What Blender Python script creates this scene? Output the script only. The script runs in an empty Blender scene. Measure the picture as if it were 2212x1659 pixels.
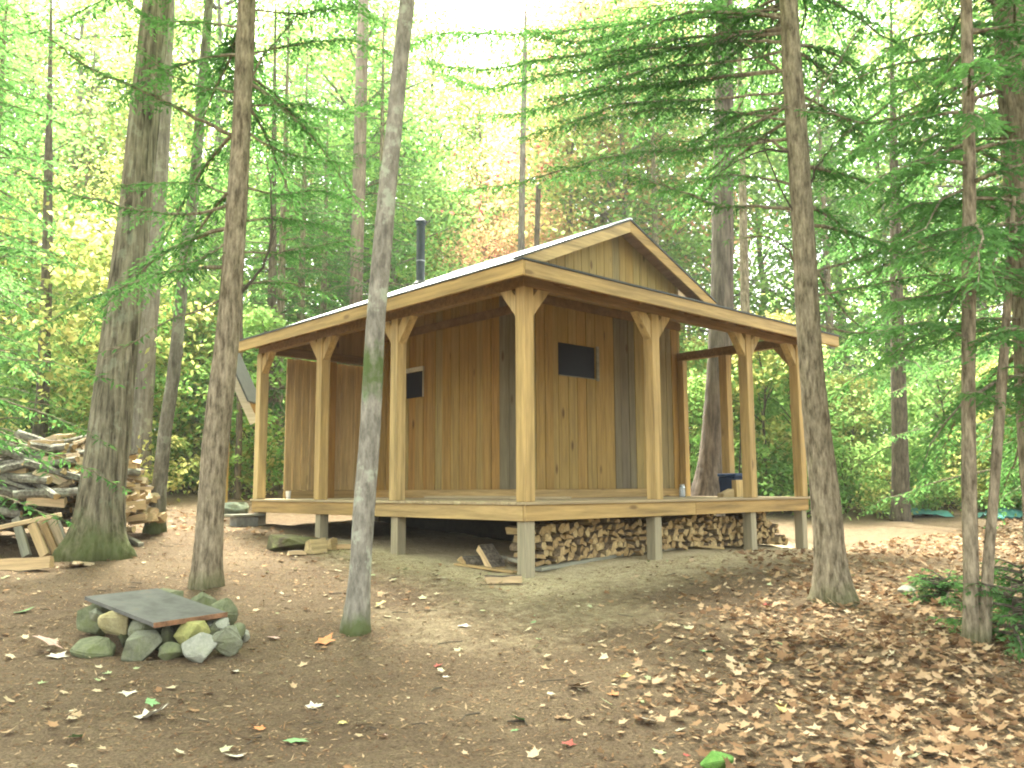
import bpy, bmesh, math
import numpy as np
from mathutils import Matrix, Vector

# ------------------------------------------------------------------ camera
EYE = 1.6
PITCH, ROLL, FPX, CX, CY = 0.12254, -0.005, 1845.66, 1106.0, 829.5   # from measuring the photo (2212 px wide view)
sc = bpy.context.scene
COL = sc.collection
cd = bpy.data.cameras.new('camera'); cam = bpy.data.objects.new('camera', cd); COL.objects.link(cam)
cd.sensor_width = 36; cd.lens = FPX/2212*36; cd.clip_end = 1000; cd.clip_start = .05
cam.matrix_world = Matrix.Translation((0, 0, EYE)) @ Matrix.Rotation(math.pi/2+PITCH, 4, 'X') @ Matrix.Rotation(ROLL, 4, 'Z')
sc.camera = cam
# ------------------------------------------------------------------ sky and sun
SUN_EL, SUN_AZ = math.radians(62), math.radians(-15)      # behind the trees, a little left of straight ahead
w = bpy.data.worlds.new('World'); sc.world = w; w.use_nodes = True
nt = w.node_tree; bg = nt.nodes['Background']
sky = nt.nodes.new('ShaderNodeTexSky'); sky.sky_type = 'NISHITA'; sky.sun_disc = False
sky.sun_elevation = SUN_EL; sky.sun_rotation = SUN_AZ; sky.dust_density = 4; sky.air_density = 1.0
hs = nt.nodes.new('ShaderNodeHueSaturation'); hs.inputs['Saturation'].default_value = .22
nt.links.new(sky.outputs[0], hs.inputs['Color']); tn = nt.nodes.new('ShaderNodeMix'); tn.data_type = 'RGBA'; tn.blend_type = 'MULTIPLY'; tn.inputs[0].default_value = 1; tn.inputs[7].default_value = (1, .99, .92, 1)
nt.links.new(hs.outputs[0], tn.inputs[6]); nt.links.new(tn.outputs[2], bg.inputs[0]); bg.inputs[1].default_value = .15
sl = bpy.data.lights.new('sun', 'SUN'); sl.energy = 4.0; sl.angle = math.radians(14); sl.color = (1, .955, .86)
so = bpy.data.objects.new('sun', sl); COL.objects.link(so)
sd = Vector((math.sin(SUN_AZ)*math.cos(SUN_EL), math.cos(SUN_AZ)*math.cos(SUN_EL), math.sin(SUN_EL)))
so.rotation_euler = (-sd).to_track_quat('-Z', 'Y').to_euler(); so.location = (0, 0, 30)
vs = sc.view_settings; sc.display_settings.display_device = 'sRGB'
vs.view_transform = 'Standard'; vs.look = 'None'; vs.gamma = 1; vs.exposure = 3.05
cy = sc.cycles
cy.max_bounces = 7; cy.diffuse_bounces = 5; cy.glossy_bounces = 2; cy.transmission_bounces = 5; cy.transparent_max_bounces = 4
cy.caustics_reflective = False; cy.caustics_refractive = False
cy.filter_width = 2.0; cy.use_denoising = True

# ------------------------------------------------------------------ measuring helpers
def ray(x, y):
    dx, dy = x-CX, y-CY
    a = dx*math.cos(ROLL)+dy*math.sin(ROLL); b = -dx*math.sin(ROLL)+dy*math.cos(ROLL)
    c, s = math.cos(PITCH), math.sin(PITCH)
    r, u = a/FPX, -b/FPX
    return np.array([r, c-u*s, s+u*c])
def at(x, y, Y):
    d = ray(x, y); return np.array([0, 0, EYE])+d*(Y/d[1])
def proj(P):
    P = np.atleast_2d(P)-np.array([0, 0, EYE]); c, s = math.cos(PITCH), math.sin(PITCH)
    d = P[:, 1]*c+P[:, 2]*s; u = -P[:, 1]*s+P[:, 2]*c
    d = np.where(d < .01, .01, d)
    x = FPX*P[:, 0]/d; y = -FPX*u/d
    return np.stack([CX+x*math.cos(ROLL)-y*math.sin(ROLL), CY+x*math.sin(ROLL)+y*math.cos(ROLL), d], 1)
# ------------------------------------------------------------------ the lie of the ground
GP = np.array([(0.15,9.6,-.96),(-1.53,11.41,-.83),(-2.86,12.85,-.70),(-4.21,14.3,-.58),(1.85,11.18,-.88),(3.51,12.71,-.91),(4.59,13.72,-.96),
 (0,0,-1.62),(-4,0,-1.6),(4,0,-1.65),(0,4.4,-1.37),(-2.5,4.4,-1.38),(2.5,4.4,-1.36),(-2.4,6.6,-1.25),(-1.35,7.4,-1.2),(-3.2,8.85,-.97),
 (-5.2,10.7,-.8),(3.2,8.7,-1.13),(3.75,6.9,-1.22),(-5,11.8,-.62),(-8,18,-.12),(-5,18,-.22),(-12,25,.4),(-14,12,-.5),(0,20,-.5),(0,30,.3),
 (7,18,-.85),(9,20,-.78),(10,25,-.45),(16,25,-.5),(8,30,.0),(14,10,-1.0),(0,60,2.5),(-30,60,3),(30,60,2),(-40,20,1.2),(40,20,-.3),(-60,110,5),(60,110,5),
 (0,-15,-1.9),(-30,-10,-1.2),(30,-10,-1.9)], float)
def _tps(r2): return np.where(r2 > 1e-9, r2*np.log(np.maximum(r2, 1e-9)), 0)
_n = len(GP); _A = np.zeros((_n+3, _n+3)); _d2 = ((GP[:, None, :2]-GP[None, :, :2])**2).sum(2)
_A[:_n, :_n] = _tps(_d2)+np.eye(_n)*.4; _A[:_n, _n] = 1; _A[:_n, _n+1:] = GP[:, :2]; _A[_n:, :_n] = _A[:_n, _n:].T
_W = np.linalg.solve(_A, np.concatenate([GP[:, 2]+EYE, np.zeros(3)]))
def gz(x, y):
    x = np.asarray(x, float); y = np.asarray(y, float); sh = x.shape; x = x.ravel(); y = y.ravel()
    r2 = (x[:, None]-GP[:, 0])**2+(y[:, None]-GP[:, 1])**2
    z = _tps(r2)@_W[:_n]+_W[_n]+_W[_n+1]*x+_W[_n+2]*y
    z = z+.02*np.sin(x*2.1+.7*y)*np.cos(y*1.7-.4*x)+.012*np.sin(x*5.3+1)*np.sin(y*4.7)
    return z.reshape(sh) if sh else float(z[0])
def on_ground(x, y):          # where the line of sight through this spot meets the ground
    d = ray(x, y); t0, t1 = 2., 80.
    for t in np.arange(2, 80, .1):
        p = np.array([0, 0, EYE])+d*t
        if p[2] < gz(p[0], p[1]): t1 = t; break
        t0 = t
    for _ in range(20):
        t = (t0+t1)/2; p = np.array([0, 0, EYE])+d*t
        if p[2] < gz(p[0], p[1]): t1 = t
        else: t0 = t
    p = np.array([0, 0, EYE])+d*t1; p[2] = gz(p[0], p[1]); return p

# ------------------------------------------------------------------ object helpers
def tag(o, label=None, cat=None, group=None, kind=None):
    if label: o['label'] = label
    if cat: o['category'] = cat
    if group: o['group'] = group
    if kind: o['kind'] = kind
    return o
def thing(name, label, cat, loc=(0, 0, 0), rz=0, group=None):
    o = bpy.data.objects.new(name, None); COL.objects.link(o); o.location = loc; o.rotation_euler = (0, 0, rz)
    o.empty_display_size = .2
    return tag(o, label, cat, group)
def link(name, me, mat=None, parent=None, loc=None):
    o = bpy.data.objects.new(name, me); COL.objects.link(o)
    if mat is not None:
        for m in (mat if isinstance(mat, (list, tuple)) else [mat]): me.materials.append(m)
    if parent is not None: o.parent = parent
    if loc is not None: o.location = loc
    return o
def copy_tree(o, parent=None):
    c = o.copy(); COL.objects.link(c)
    if parent is not None: c.parent = parent
    for ch in list(o.children): copy_tree(ch, c)
    return c
def np_mesh(name, V, F, tint=None, smooth=False, matidx=None):
    me = bpy.data.meshes.new(name); V = np.asarray(V, np.float32); F = np.asarray(F, np.int32); k = F.shape[1]
    me.vertices.add(len(V)); me.vertices.foreach_set('co', V.ravel())
    me.loops.add(F.size); me.loops.foreach_set('vertex_index', F.ravel())
    me.polygons.add(len(F)); me.polygons.foreach_set('loop_start', np.arange(0, F.size, k, dtype=np.int32))
    me.polygons.foreach_set('use_smooth', np.full(len(F), bool(smooth)))
    if matidx is not None: me.polygons.foreach_set('material_index', np.asarray(matidx, np.int32))
    if tint is not None:
        a = me.attributes.new('tint', 'FLOAT', 'POINT'); a.data.foreach_set('value', np.asarray(tint, np.float32))
    me.update(calc_edges=True); me.validate(); return me
class MB:
    """collects boxes, prisms and tubes (all quads) into one mesh"""
    def __init__(s): s.V = []; s.F = []; s.T = []; s.n = 0
    def add(s, V, F, t=.5):
        V = np.asarray(V, float); s.V.append(V); s.F.append(np.asarray(F)+s.n); s.T.append(np.full(len(V), t) if np.isscalar(t) else np.asarray(t)); s.n += len(V)
    def hexa(s, P, t=.5):      # 4 bottom then 4 top corners
        s.add(P, [(3, 2, 1, 0), (4, 5, 6, 7), (0, 1, 5, 4), (1, 2, 6, 5), (2, 3, 7, 6), (3, 0, 4, 7)], t)
    def box(s, x0, x1, y0, y1, z0, z1, t=.5):
        s.hexa([(x0, y0, z0), (x1, y0, z0), (x1, y1, z0), (x0, y1, z0), (x0, y0, z1), (x1, y0, z1), (x1, y1, z1), (x0, y1, z1)], t)
    def bar(s, a, b, wd, th, up=(0, 0, 1), t=.5):   # beam from a to b; wd across, th along up
        a = np.array(a, float); b = np.array(b, float); d = b-a; d /= np.linalg.norm(d); up = np.array(up, float)
        sd = np.cross(d, up); sd /= np.linalg.norm(sd); u = np.cross(sd, d); sd = sd*wd/2; u = u*th/2
        s.hexa([a-sd-u, a+sd-u, b+sd-u, b-sd-u, a-sd+u, a+sd+u, b+sd+u, b-sd+u], t)
    def tube(s, P, R, n=8, t=.5, rough=0, rng=None, cap=True):
        V, F = tube(P, R, n, rough, rng, cap); s.add(V, F, t)
    def build(s, name, mat, parent=None, smooth=False, bevel=0, loc=None):
        me = np_mesh(name, np.concatenate(s.V), np.concatenate(s.F), np.concatenate(s.T), smooth)
        o = link(name, me, mat, parent, loc)
        if bevel:
            m = o.modifiers.new('bevel', 'BEVEL'); m.width = bevel; m.segments = 1; m.limit_method = 'ANGLE'
        return o
def tube(P, R, n=8, rough=0, rng=None, cap=True):
    P = np.asarray(P, float); R = np.broadcast_to(np.asarray(R, float), (len(P),)).copy()
    T = np.gradient(P, axis=0); T /= np.linalg.norm(T, axis=1)[:, None]+1e-12
    ref = np.array([1., 0, 0]) if abs(T[0][0]) < .8 else np.array([0, 1., 0])
    A = np.zeros_like(P); a = ref
    for i in range(len(P)):
        a = a-T[i]*(a@T[i]); a = a/np.linalg.norm(a); A[i] = a
    B = np.cross(T, A); th = np.linspace(0, 2*np.pi, n, endpoint=False)
    rr = R[:, None]*np.ones(n)
    if rough and rng is not None: rr = rr*(1+rough*rng.standard_normal((len(P), n)))
    V = P[:, None, :]+rr[:, :, None]*(np.cos(th)[None, :, None]*A[:, None, :]+np.sin(th)[None, :, None]*B[:, None, :])
    V = V.reshape(-1, 3); F = []
    for i in range(len(P)-1):
        for j in range(n): F.append((i*n+j, i*n+(j+1) % n, (i+1)*n+(j+1) % n, (i+1)*n+j))
    if cap:
        for base, flip in ((0, True), ((len(P)-1)*n, False)):
            c = len(V); V = np.concatenate([V, [V[base:base+n].mean(0)]])
            for j in range(0, n, 2):
                q = (c, base+j, base+(j+1) % n, base+(j+2) % n); F.append(q[::-1] if flip else q)
    return V, np.array(F)
def smooth_line(P, k=6):      # Catmull-Rom through the points (any number of columns)
    P = np.asarray(P, float); Q = np.concatenate([[2*P[0]-P[1]], P, [2*P[-1]-P[-2]]]); out = []
    for i in range(1, len(Q)-2):
        for t in np.linspace(0, 1, k, endpoint=False):
            a, b, c, d = Q[i-1], Q[i], Q[i+1], Q[i+2]
            out.append(.5*(2*b+(c-a)*t+(2*a-5*b+4*c-d)*t*t+(3*b-a-3*c+d)*t**3))
    out.append(P[-1]); return np.array(out)

# ------------------------------------------------------------------ materials
def new_mat(name):
    m = bpy.data.materials.new(name); m.use_nodes = True; nt = m.node_tree; b = nt.nodes['Principled BSDF']
    b.inputs['Specular IOR Level'].default_value = .25
    return m, nt, b
def N(nt, typ, **kw):
    n = nt.nodes.new(typ)
    for k, v in kw.items():
        if k.startswith('_'): setattr(n, k[1:], v)
        else: n.inputs[k.replace('_', ' ')].default_value = v
    return n
def ramp(nt, fac, stops, interp='LINEAR'):
    r = nt.nodes.new('ShaderNodeValToRGB'); r.color_ramp.interpolation = interp; e = r.color_ramp.elements
    while len(e) > 1: e.remove(e[-1])
    e[0].position = stops[0][0]; e[0].color = (*stops[0][1], 1)
    for p, c in stops[1:]:
        x = e.new(p); x.color = (*c, 1)
    nt.links.new(fac, r.inputs[0]); return r.outputs[0]
def g3(v): return (v, v, v)
def mixc(nt, fac, a, b, mode='MIX'):
    m = nt.nodes.new('ShaderNodeMix'); m.data_type = 'RGBA'; m.blend_type = mode
    for s, v in ((m.inputs[0], fac), (m.inputs[6], a), (m.inputs[7], b)):
        if isinstance(v, (int, float)): s.default_value = v
        elif isinstance(v, tuple): s.default_value = (*v, 1)
        else: nt.links.new(v, s)
    return m.outputs[2]
def mapped(nt, scale, offs_attr=False, coord='Object'):
    tc = nt.nodes.new('ShaderNodeTexCoord'); mp = nt.nodes.new('ShaderNodeMapping'); mp.inputs['Scale'].default_value = scale
    v = tc.outputs[coord]
    if offs_attr:
        at_ = N(nt, 'ShaderNodeAttribute', _attribute_name='tint')
        mu = N(nt, 'ShaderNodeVectorMath', _operation='MULTIPLY'); mu.inputs[1].default_value = (37, 53, 71); nt.links.new(at_.outputs['Fac'], mu.inputs[0])
        ad = N(nt, 'ShaderNodeVectorMath', _operation='ADD'); nt.links.new(v, ad.inputs[0]); nt.links.new(mu.outputs[0], ad.inputs[1]); v = ad.outputs[0]
    nt.links.new(v, mp.inputs[0]); return mp.outputs[0]
def noise(nt, vec, scale, detail=4, rough=.6):
    n = N(nt, 'ShaderNodeTexNoise', Scale=scale, Detail=detail, Roughness=rough); nt.links.new(vec, n.inputs['Vector']); return n.outputs['Fac']
def bump(nt, b, h, strength=.4, dist=.01):
    k = N(nt, 'ShaderNodeBump', Strength=strength, Distance=dist); nt.links.new(h, k.inputs['Height']); nt.links.new(k.outputs[0], b.inputs['Normal'])
def wood(name, stops, axis='z', grain=26, knots=.5, rough=.75, contrast=.45):
    """sawn lumber: tint picks the board colour from stops, grain runs along the axis"""
    m, nt, b = new_mat(name); sc_ = {'x': (.06, 1, 1), 'y': (1, .06, 1), 'z': (1, 1, .06)}[axis]
    v = mapped(nt, sc_, True); g = noise(nt, v, grain, 6, .65); g2 = noise(nt, v, grain*3.5, 3, .7)
    t = N(nt, 'ShaderNodeAttribute', _attribute_name='tint')
    base = ramp(nt, t.outputs['Fac'], stops)
    gr = ramp(nt, g, [(.3, g3(1-contrast)), (.62, g3(1.08))]); c = mixc(nt, 1., base, gr, 'MULTIPLY')
    gr2 = ramp(nt, g2, [(.35, g3(.8)), (.65, g3(1.05))]); c = mixc(nt, .7, c, gr2, 'MULTIPLY')
    ks = {'x': (.35, 1, 1), 'y': (1, .35, 1), 'z': (1, 1, .35)}[axis]
    kv = mapped(nt, ks, True); vo = N(nt, 'ShaderNodeTexVoronoi', Scale=3.2, Randomness=1.); nt.links.new(kv, vo.inputs['Vector'])
    kn = ramp(nt, vo.outputs['Distance'], [(.05, g3(1)), (.12, g3(0))]); mul = N(nt, 'ShaderNodeMath', _operation='MULTIPLY'); nt.links.new(kn, mul.inputs[0]); mul.inputs[1].default_value = knots
    c = mixc(nt, mul.outputs[0], c, (.07, .035, .015))
    nt.links.new(c, b.inputs['Base Color']); b.inputs['Roughness'].default_value = rough
    bump(nt, b, g2, .35, .004); return m
def bark(name, dark, light, xy=11, z=1.3, moss=0, mossz=.6, lichen=0, bmp=1., patch=None):
    m, nt, b = new_mat(name); v = mapped(nt, (xy, xy, z)); h = noise(nt, v, 1.6, 8, .68)
    v2 = mapped(nt, (xy*.35, xy*.35, xy*.3)); p = noise(nt, v2, 1.2, 5, .65)
    c = ramp(nt, h, [(.36, dark), (.5, tuple((a+d)/2 for a, d in zip(dark, light))), (.64, light)])
    c = mixc(nt, .55, c, ramp(nt, p, [(.35, g3(.62)), (.65, g3(1.15))]), 'MULTIPLY')
    if lichen: c = mixc(nt, ramp(nt, p, [(.55, g3(0)), (.63, g3(lichen))]), c, (.36, .4, .3))
    if moss:
        tc = nt.nodes.new('ShaderNodeTexCoord'); sp = nt.nodes.new('ShaderNodeSeparateXYZ'); nt.links.new(tc.outputs['Object'], sp.inputs[0])
        mr = N(nt, 'ShaderNodeMapRange'); mr.inputs[1].default_value = 0; mr.inputs[2].default_value = mossz; mr.inputs[3].default_value = 1; mr.inputs[4].default_value = 0
        nt.links.new(sp.outputs[2], mr.inputs[0]); ml = N(nt, 'ShaderNodeMath', _operation='MULTIPLY_ADD'); nt.links.new(mr.outputs[0], ml.inputs[0]); ml.inputs[1].default_value = .55; nt.links.new(p, ml.inputs[2])
        f = ramp(nt, ml.outputs[0], [(.6, g3(0)), (1.0, g3(moss))]); c = mixc(nt, f, c, (.07, .09, .025))
    if patch:      # a moss collar at this height
        tc = nt.nodes.new('ShaderNodeTexCoord'); sp = nt.nodes.new('ShaderNodeSeparateXYZ'); nt.links.new(tc.outputs['Object'], sp.inputs[0])
        su = N(nt, 'ShaderNodeMath', _operation='SUBTRACT'); nt.links.new(sp.outputs[2], su.inputs[0]); su.inputs[1].default_value = patch[0]
        ab = N(nt, 'ShaderNodeMath', _operation='ABSOLUTE'); nt.links.new(su.outputs[0], ab.inputs[0])
        mr = N(nt, 'ShaderNodeMapRange'); mr.inputs[1].default_value = 0; mr.inputs[2].default_value = patch[1]; mr.inputs[3].default_value = .42; mr.inputs[4].default_value = 0; nt.links.new(ab.outputs[0], mr.inputs[0])
        ad = N(nt, 'ShaderNodeMath', _operation='ADD'); nt.links.new(mr.outputs[0], ad.inputs[0]); nt.links.new(p, ad.inputs[1])
        c = mixc(nt, ramp(nt, ad.outputs[0], [(.68, g3(0)), (.86, g3(.85))]), c, (.06, .1, .02))
    nt.links.new(c, b.inputs['Base Color']); b.inputs['Roughness'].default_value = .95; b.inputs['Specular IOR Level'].default_value = .1
    bump(nt, b, h, .9*bmp, .03); return m
def leafmat(name, stops, trans=.5, tmul=(1.3, 1.5, .8), gloss=.0):
    m = bpy.data.materials.new(name); m.use_nodes = True; nt = m.node_tree; nt.nodes.clear()
    out = nt.nodes.new('ShaderNodeOutputMaterial'); t = N(nt, 'ShaderNodeAttribute', _attribute_name='tint'); oi = nt.nodes.new('ShaderNodeObjectInfo')
    ma = N(nt, 'ShaderNodeMath', _operation='MULTIPLY_ADD'); nt.links.new(oi.outputs['Random'], ma.inputs[0]); ma.inputs[1].default_value = .22; nt.links.new(t.outputs['Fac'], ma.inputs[2])
    sb = N(nt, 'ShaderNodeMath', _operation='SUBTRACT'); nt.links.new(ma.outputs[0], sb.inputs[0]); sb.inputs[1].default_value = .11
    c = ramp(nt, sb.outputs[0], stops)
    d = nt.nodes.new('ShaderNodeBsdfDiffuse'); tr = nt.nodes.new('ShaderNodeBsdfTranslucent'); mx = nt.nodes.new('ShaderNodeMixShader'); mx.inputs[0].default_value = trans
    tc = mixc(nt, 1., c, tmul, 'MULTIPLY'); nt.links.new(c, d.inputs[0]); nt.links.new(tc, tr.inputs[0])
    nt.links.new(d.outputs[0], mx.inputs[1]); nt.links.new(tr.outputs[0], mx.inputs[2]); nt.links.new(mx.outputs[0], out.inputs[0]); return m
def plain(name, col, rough=.7, metal=0, var=.25, scale=8, bmp=.2, dist=.004, second=None):
    m, nt, b = new_mat(name); v = mapped(nt, (1, 1, 1)); h = noise(nt, v, scale, 6, .65); h2 = noise(nt, v, scale*6, 3, .6)
    c = mixc(nt, ramp(nt, h, [(.35, g3(0)), (.65, g3(1))]), tuple(x*(1-var) for x in col), second or tuple(min(1, x*(1+var)) for x in col))
    c = mixc(nt, .5, c, ramp(nt, h2, [(.3, g3(.75)), (.7, g3(1.1))]), 'MULTIPLY')
    nt.links.new(c, b.inputs['Base Color']); b.inputs['Roughness'].default_value = rough; b.inputs['Metallic'].default_value = metal
    bump(nt, b, h2, bmp, dist); return m

LUM = [(0, (.38, .245, .085)), (.4, (.44, .30, .115)), (.7, (.47, .335, .145)), (1, (.41, .32, .155))]
M = {}
M['beam'] = wood('shaded_beam_wood', [(0, (.22, .13, .05)), (1, (.28, .18, .075))], 'x', 20, .3, .8, .4)  # darker than the other lumber: the shadow under the eaves is in the colour
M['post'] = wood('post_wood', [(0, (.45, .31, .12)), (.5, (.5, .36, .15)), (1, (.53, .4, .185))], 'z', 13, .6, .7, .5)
M['lumx'] = wood('lumber_across', LUM, 'x', 13, .6, .7, .5)
M['lumy'] = wood('lumber_along', LUM, 'y', 13, .6, .7, .5)
M['pile'] = wood('treated_post', [(0, (.30, .27, .18)), (1, (.36, .31, .2))], 'z', 20, .1, .8, .3)
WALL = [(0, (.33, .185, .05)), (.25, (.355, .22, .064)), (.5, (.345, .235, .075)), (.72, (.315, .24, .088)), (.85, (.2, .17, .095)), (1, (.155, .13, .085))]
M['wall'] = wood('wall_boards', WALL, 'z', 14, .8, .8, .36)
M['part'] = wood('lit_partition_boards', [(0, (.52, .37, .16)), (1, (.64, .5, .27))], 'z', 16, .3, .75, .4)  # lightened so the colour carries the brighter light at this end
M['deckx'] = wood('deck_boards', [(0, (.36, .28, .16)), (1, (.44, .36, .21))], 'x', 18, .2, .8, .3)
M['decky'] = wood('deck_boards_along', [(0, (.36, .28, .16)), (1, (.44, .36, .21))], 'y', 18, .2, .8, .3)
M['dark_lumber'] = plain('dark_lumber', (.2, .12, .05), .85, 0, .2, 6)
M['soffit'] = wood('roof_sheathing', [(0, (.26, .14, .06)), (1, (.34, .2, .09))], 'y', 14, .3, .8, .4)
M['grey'] = wood('weathered_plank', [(0, (.24, .24, .18)), (1, (.33, .31, .23))], 'x', 22, .15, .85, .4)
M['fresh'] = wood('fresh_split_wood', [(0, (.50, .34, .17)), (.5, (.60, .45, .25)), (1, (.62, .50, .32))], 'x', 24, .0, .8, .4)
M['tan'] = wood('seasoned_split_wood', [(0, (.34, .23, .1)), (.5, (.47, .34, .16)), (1, (.55, .43, .22))], 'x', 24, .0, .85, .5)
M['logbark'] = bark('log_bark', (.05, .04, .03), (.2, .17, .13), 14, 14, bmp=.5)
M['greybark'] = bark('grey_pole_bark', (.08, .075, .06), (.28, .265, .21), 16, 16, lichen=.4, bmp=.4)
m, nt, b = new_mat('roof_metal'); b.inputs['Base Color'].default_value = (.72, .73, .74, 1); b.inputs['Metallic'].default_value = .85; b.inputs['Roughness'].default_value = .32; M['roof'] = m
M['edge'] = plain('drip_edge', (.05, .055, .05), .5, .3)
M['black'] = plain('black_stovepipe', (.03, .04, .045), .45, .4, .2)
m, nt, b = new_mat('window_glass'); b.inputs['Base Color'].default_value = (.012, .013, .02, 1); b.inputs['Roughness'].default_value = .3; b.inputs['Specular IOR Level'].default_value = .12; M['glass'] = m
M['trim'] = wood('pale_trim', [(0, (.45, .4, .28)), (1, (.6, .57, .45))], 'x', 18, 0, .7, .2)
M['darkvoid'] = plain('foundation_shade', (.035, .03, .022), .9)  # near-black: the darkness under the floor is put into the colour

# ------------------------------------------------------------------ ground
def axis_pts(lo, hi, c, n, k):
    s = np.linspace(-1, 1, n); t = np.sinh(k*s)/math.sinh(k); return c+np.where(t < 0, t*(c-lo), t*(hi-c))
gx = axis_pts(-95, 95, 0, 240, 3.6); gy = axis_pts(-25, 120, 7.5, 260, 3.4)
GX, GY = np.meshgrid(gx, gy); R0 = np.random.default_rng(5)
GZ = gz(GX.ravel(), GY.ravel()).reshape(GX.shape)+R0.normal(0, .008, GX.shape)
V = np.stack([GX, GY, GZ], 2).reshape(-1, 3); ni, nj = len(gy), len(gx)
I = (np.arange(ni-1)[:, None]*nj+np.arange(nj-1)[None, :]).ravel(); F = np.stack([I, I+1, I+nj+1, I+nj], 1)
me = np_mesh('ground', V, F, None, True)
A = 0.7467
UD = np.array([-math.sin(A), math.cos(A)]); VD = np.array([math.cos(A), math.sin(A)]); O2 = np.array([.1456, 9.6])
def uv2(u, v): return O2+UD*u+VD*v
rel = V[:, :2]-O2; uu = rel@UD; vv = rel@VD
def band(d, w): return np.exp(-(np.maximum(d, 0)/w)**2)
front = np.minimum(uu, vv)                                   # negative in front of the two porch edges
saw = np.where(front < 0, np.exp(-((-front)/1.05)**2), 1)*np.exp(-((np.maximum(0, vv-5.5))/1.3)**2)*np.exp(-((np.maximum(0, uu-3.0))/1.1)**2)
dist = np.hypot(V[:, 0]-.2, V[:, 1]-8.2); saw = np.maximum(saw, .4*np.exp(-(dist/1.4)**2))
lit = 1/(1+np.exp(-((V[:, 0]-(1.2+.33*(V[:, 1]-4)))*2.0)))*(V[:, 1] < 40)
lit = np.maximum(lit*.9, np.clip((V[:, 1]-13)/4, 0, .8))
grn = np.clip((V[:, 1]-22)/8, 0, 1)
for nm, arr in (('sawdust', saw), ('litter', lit), ('green', grn)):
    a = me.attributes.new(nm, 'FLOAT', 'POINT'); a.data.foreach_set('value', arr.astype(np.float32))
m, nt, b = new_mat('forest_floor')
v = mapped(nt, (1, 1, 1)); n1 = noise(nt, v, .9, 6, .6); n2 = noise(nt, v, 9, 6, .7); n3 = noise(nt, v, 55, 4, .75); n4 = noise(nt, v, 160, 2, .6)
duff = mixc(nt, ramp(nt, n1, [(.35, g3(0)), (.65, g3(1))]), (.108, .077, .047), (.155, .115, .07))
duff = mixc(nt, ramp(nt, n2, [(.52, g3(0)), (.72, g3(.7))]), duff, (.2, .15, .088))
duff = mixc(nt, ramp(nt, n2, [(.26, g3(.55)), (.42, g3(0))]), duff, (.07, .045, .03))
sawc = mixc(nt, ramp(nt, n2, [(.35, g3(0)), (.65, g3(1))]), (.42, .34, .2), (.56, .48, .3))
def attrf(nm, lo, hi):
    a_ = N(nt, 'ShaderNodeAttribute', _attribute_name=nm); s_ = N(nt, 'ShaderNodeMath', _operation='ADD'); nt.links.new(a_.outputs['Fac'], s_.inputs[0])
    nn = mixmath(n1, n2); nt.links.new(nn, s_.inputs[1]); return ramp(nt, s_.outputs[0], [(lo, g3(0)), (hi, g3(1))])
def mixmath(a_, b_):
    k = N(nt, 'ShaderNodeMath', _operation='MULTIPLY_ADD'); nt.links.new(a_, k.inputs[0]); k.inputs[1].default_value = .6
    k2 = N(nt, 'ShaderNodeMath', _operation='MULTIPLY_ADD'); nt.links.new(b_, k2.inputs[0]); k2.inputs[1].default_value = .5; k2.inputs[2].default_value = -.55; nt.links.new(k2.outputs[0], k.inputs[2]); return k.outputs[0]
c = mixc(nt, attrf('litter', .35, .8), duff, mixc(nt, ramp(nt, n2, [(.35, g3(0)), (.65, g3(1))]), (.115, .082, .048), (.21, .155, .092)))
c = mixc(nt, attrf('green', .4, .9), c, mixc(nt, ramp(nt, n2, [(.4, g3(0)), (.6, g3(1))]), (.06, .09, .02), (.17, .17, .05)))
c = mixc(nt, attrf('sawdust', .16, .8), c, sawc)
c = mixc(nt, .85, c, ramp(nt, n3, [(.3, g3(.4)), (.48, g3(.95)), (.7, g3(1.5))]), 'MULTIPLY')
c = mixc(nt, .6, c, ramp(nt, n4, [(.3, g3(.6)), (.7, g3(1.3))]), 'MULTIPLY')
nt.links.new(c, b.inputs['Base Color']); b.inputs['Roughness'].default_value = .95; b.inputs['Specular IOR Level'].default_value = .08
bump(nt, b, mixmath(n2, n3), 1., .05)
tag(link('ground', me, m), kind='structure')

# ------------------------------------------------------------------ the cabin   local x = v (to the right), y = u (to the left), z from the corner post's foot
Z0 = .96
root = thing('cabin', 'unpainted board cabin with a wrap-around porch on short posts and a pale metal gable roof', 'cabin', (*O2, EYE-Z0), A)
R1 = np.random.default_rng(11)
def rt(): return float(R1.random())
DZ = Z0-.14          # deck top
BZ = Z0+2.29         # underside of porch beams
def zz(z): return z+Z0
LP, RP = (2.47, 4.43, 6.41), (2.32, 4.58, 6.06)
W0, W1, WE = 2.3, 6.10, 6.45      # walls: front at u=2.3, left at v=2.3
# deck
mb = MB(); u = -.1
while u < 2.28:                  # boards run along the right-hand side
    mb.box(-.1 if u < 0 else -.1, 6.18, u, u+.135, DZ-.035, DZ, rt()); u += .14
mb.build('deck_floor', M['deckx'], root, bevel=.004)
mb = MB(); v_ = -.1
while v_ < 2.25:
    mb.box(v_, v_+.135, 2.285, 6.54, DZ-.035, DZ-.0005, rt()); v_ += .14
mb.build('deck_floor', M['decky'], root, bevel=.004)
def rim(x0, x1, y0, y1, mat):
    q = MB(); q.box(x0, x1, y0, y1, zz(-.352), DZ-.037, rt()); return q.build('rim_board', mat, root, bevel=.005)
for a_, b_ in ((-.07, 3.1), (3.104, 6.15)): rim(a_, b_, -.075, -.035, M['lumx'])
for a_, b_ in ((-.033, 3.25), (3.254, 6.51)): rim(-.078, -.038, a_, b_, M['lumy'])
rim(6.11, 6.15, -.033, 2.3, M['lumy']); rim(-.036, 2.3, 6.47, 6.51, M['lumx'])
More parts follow.
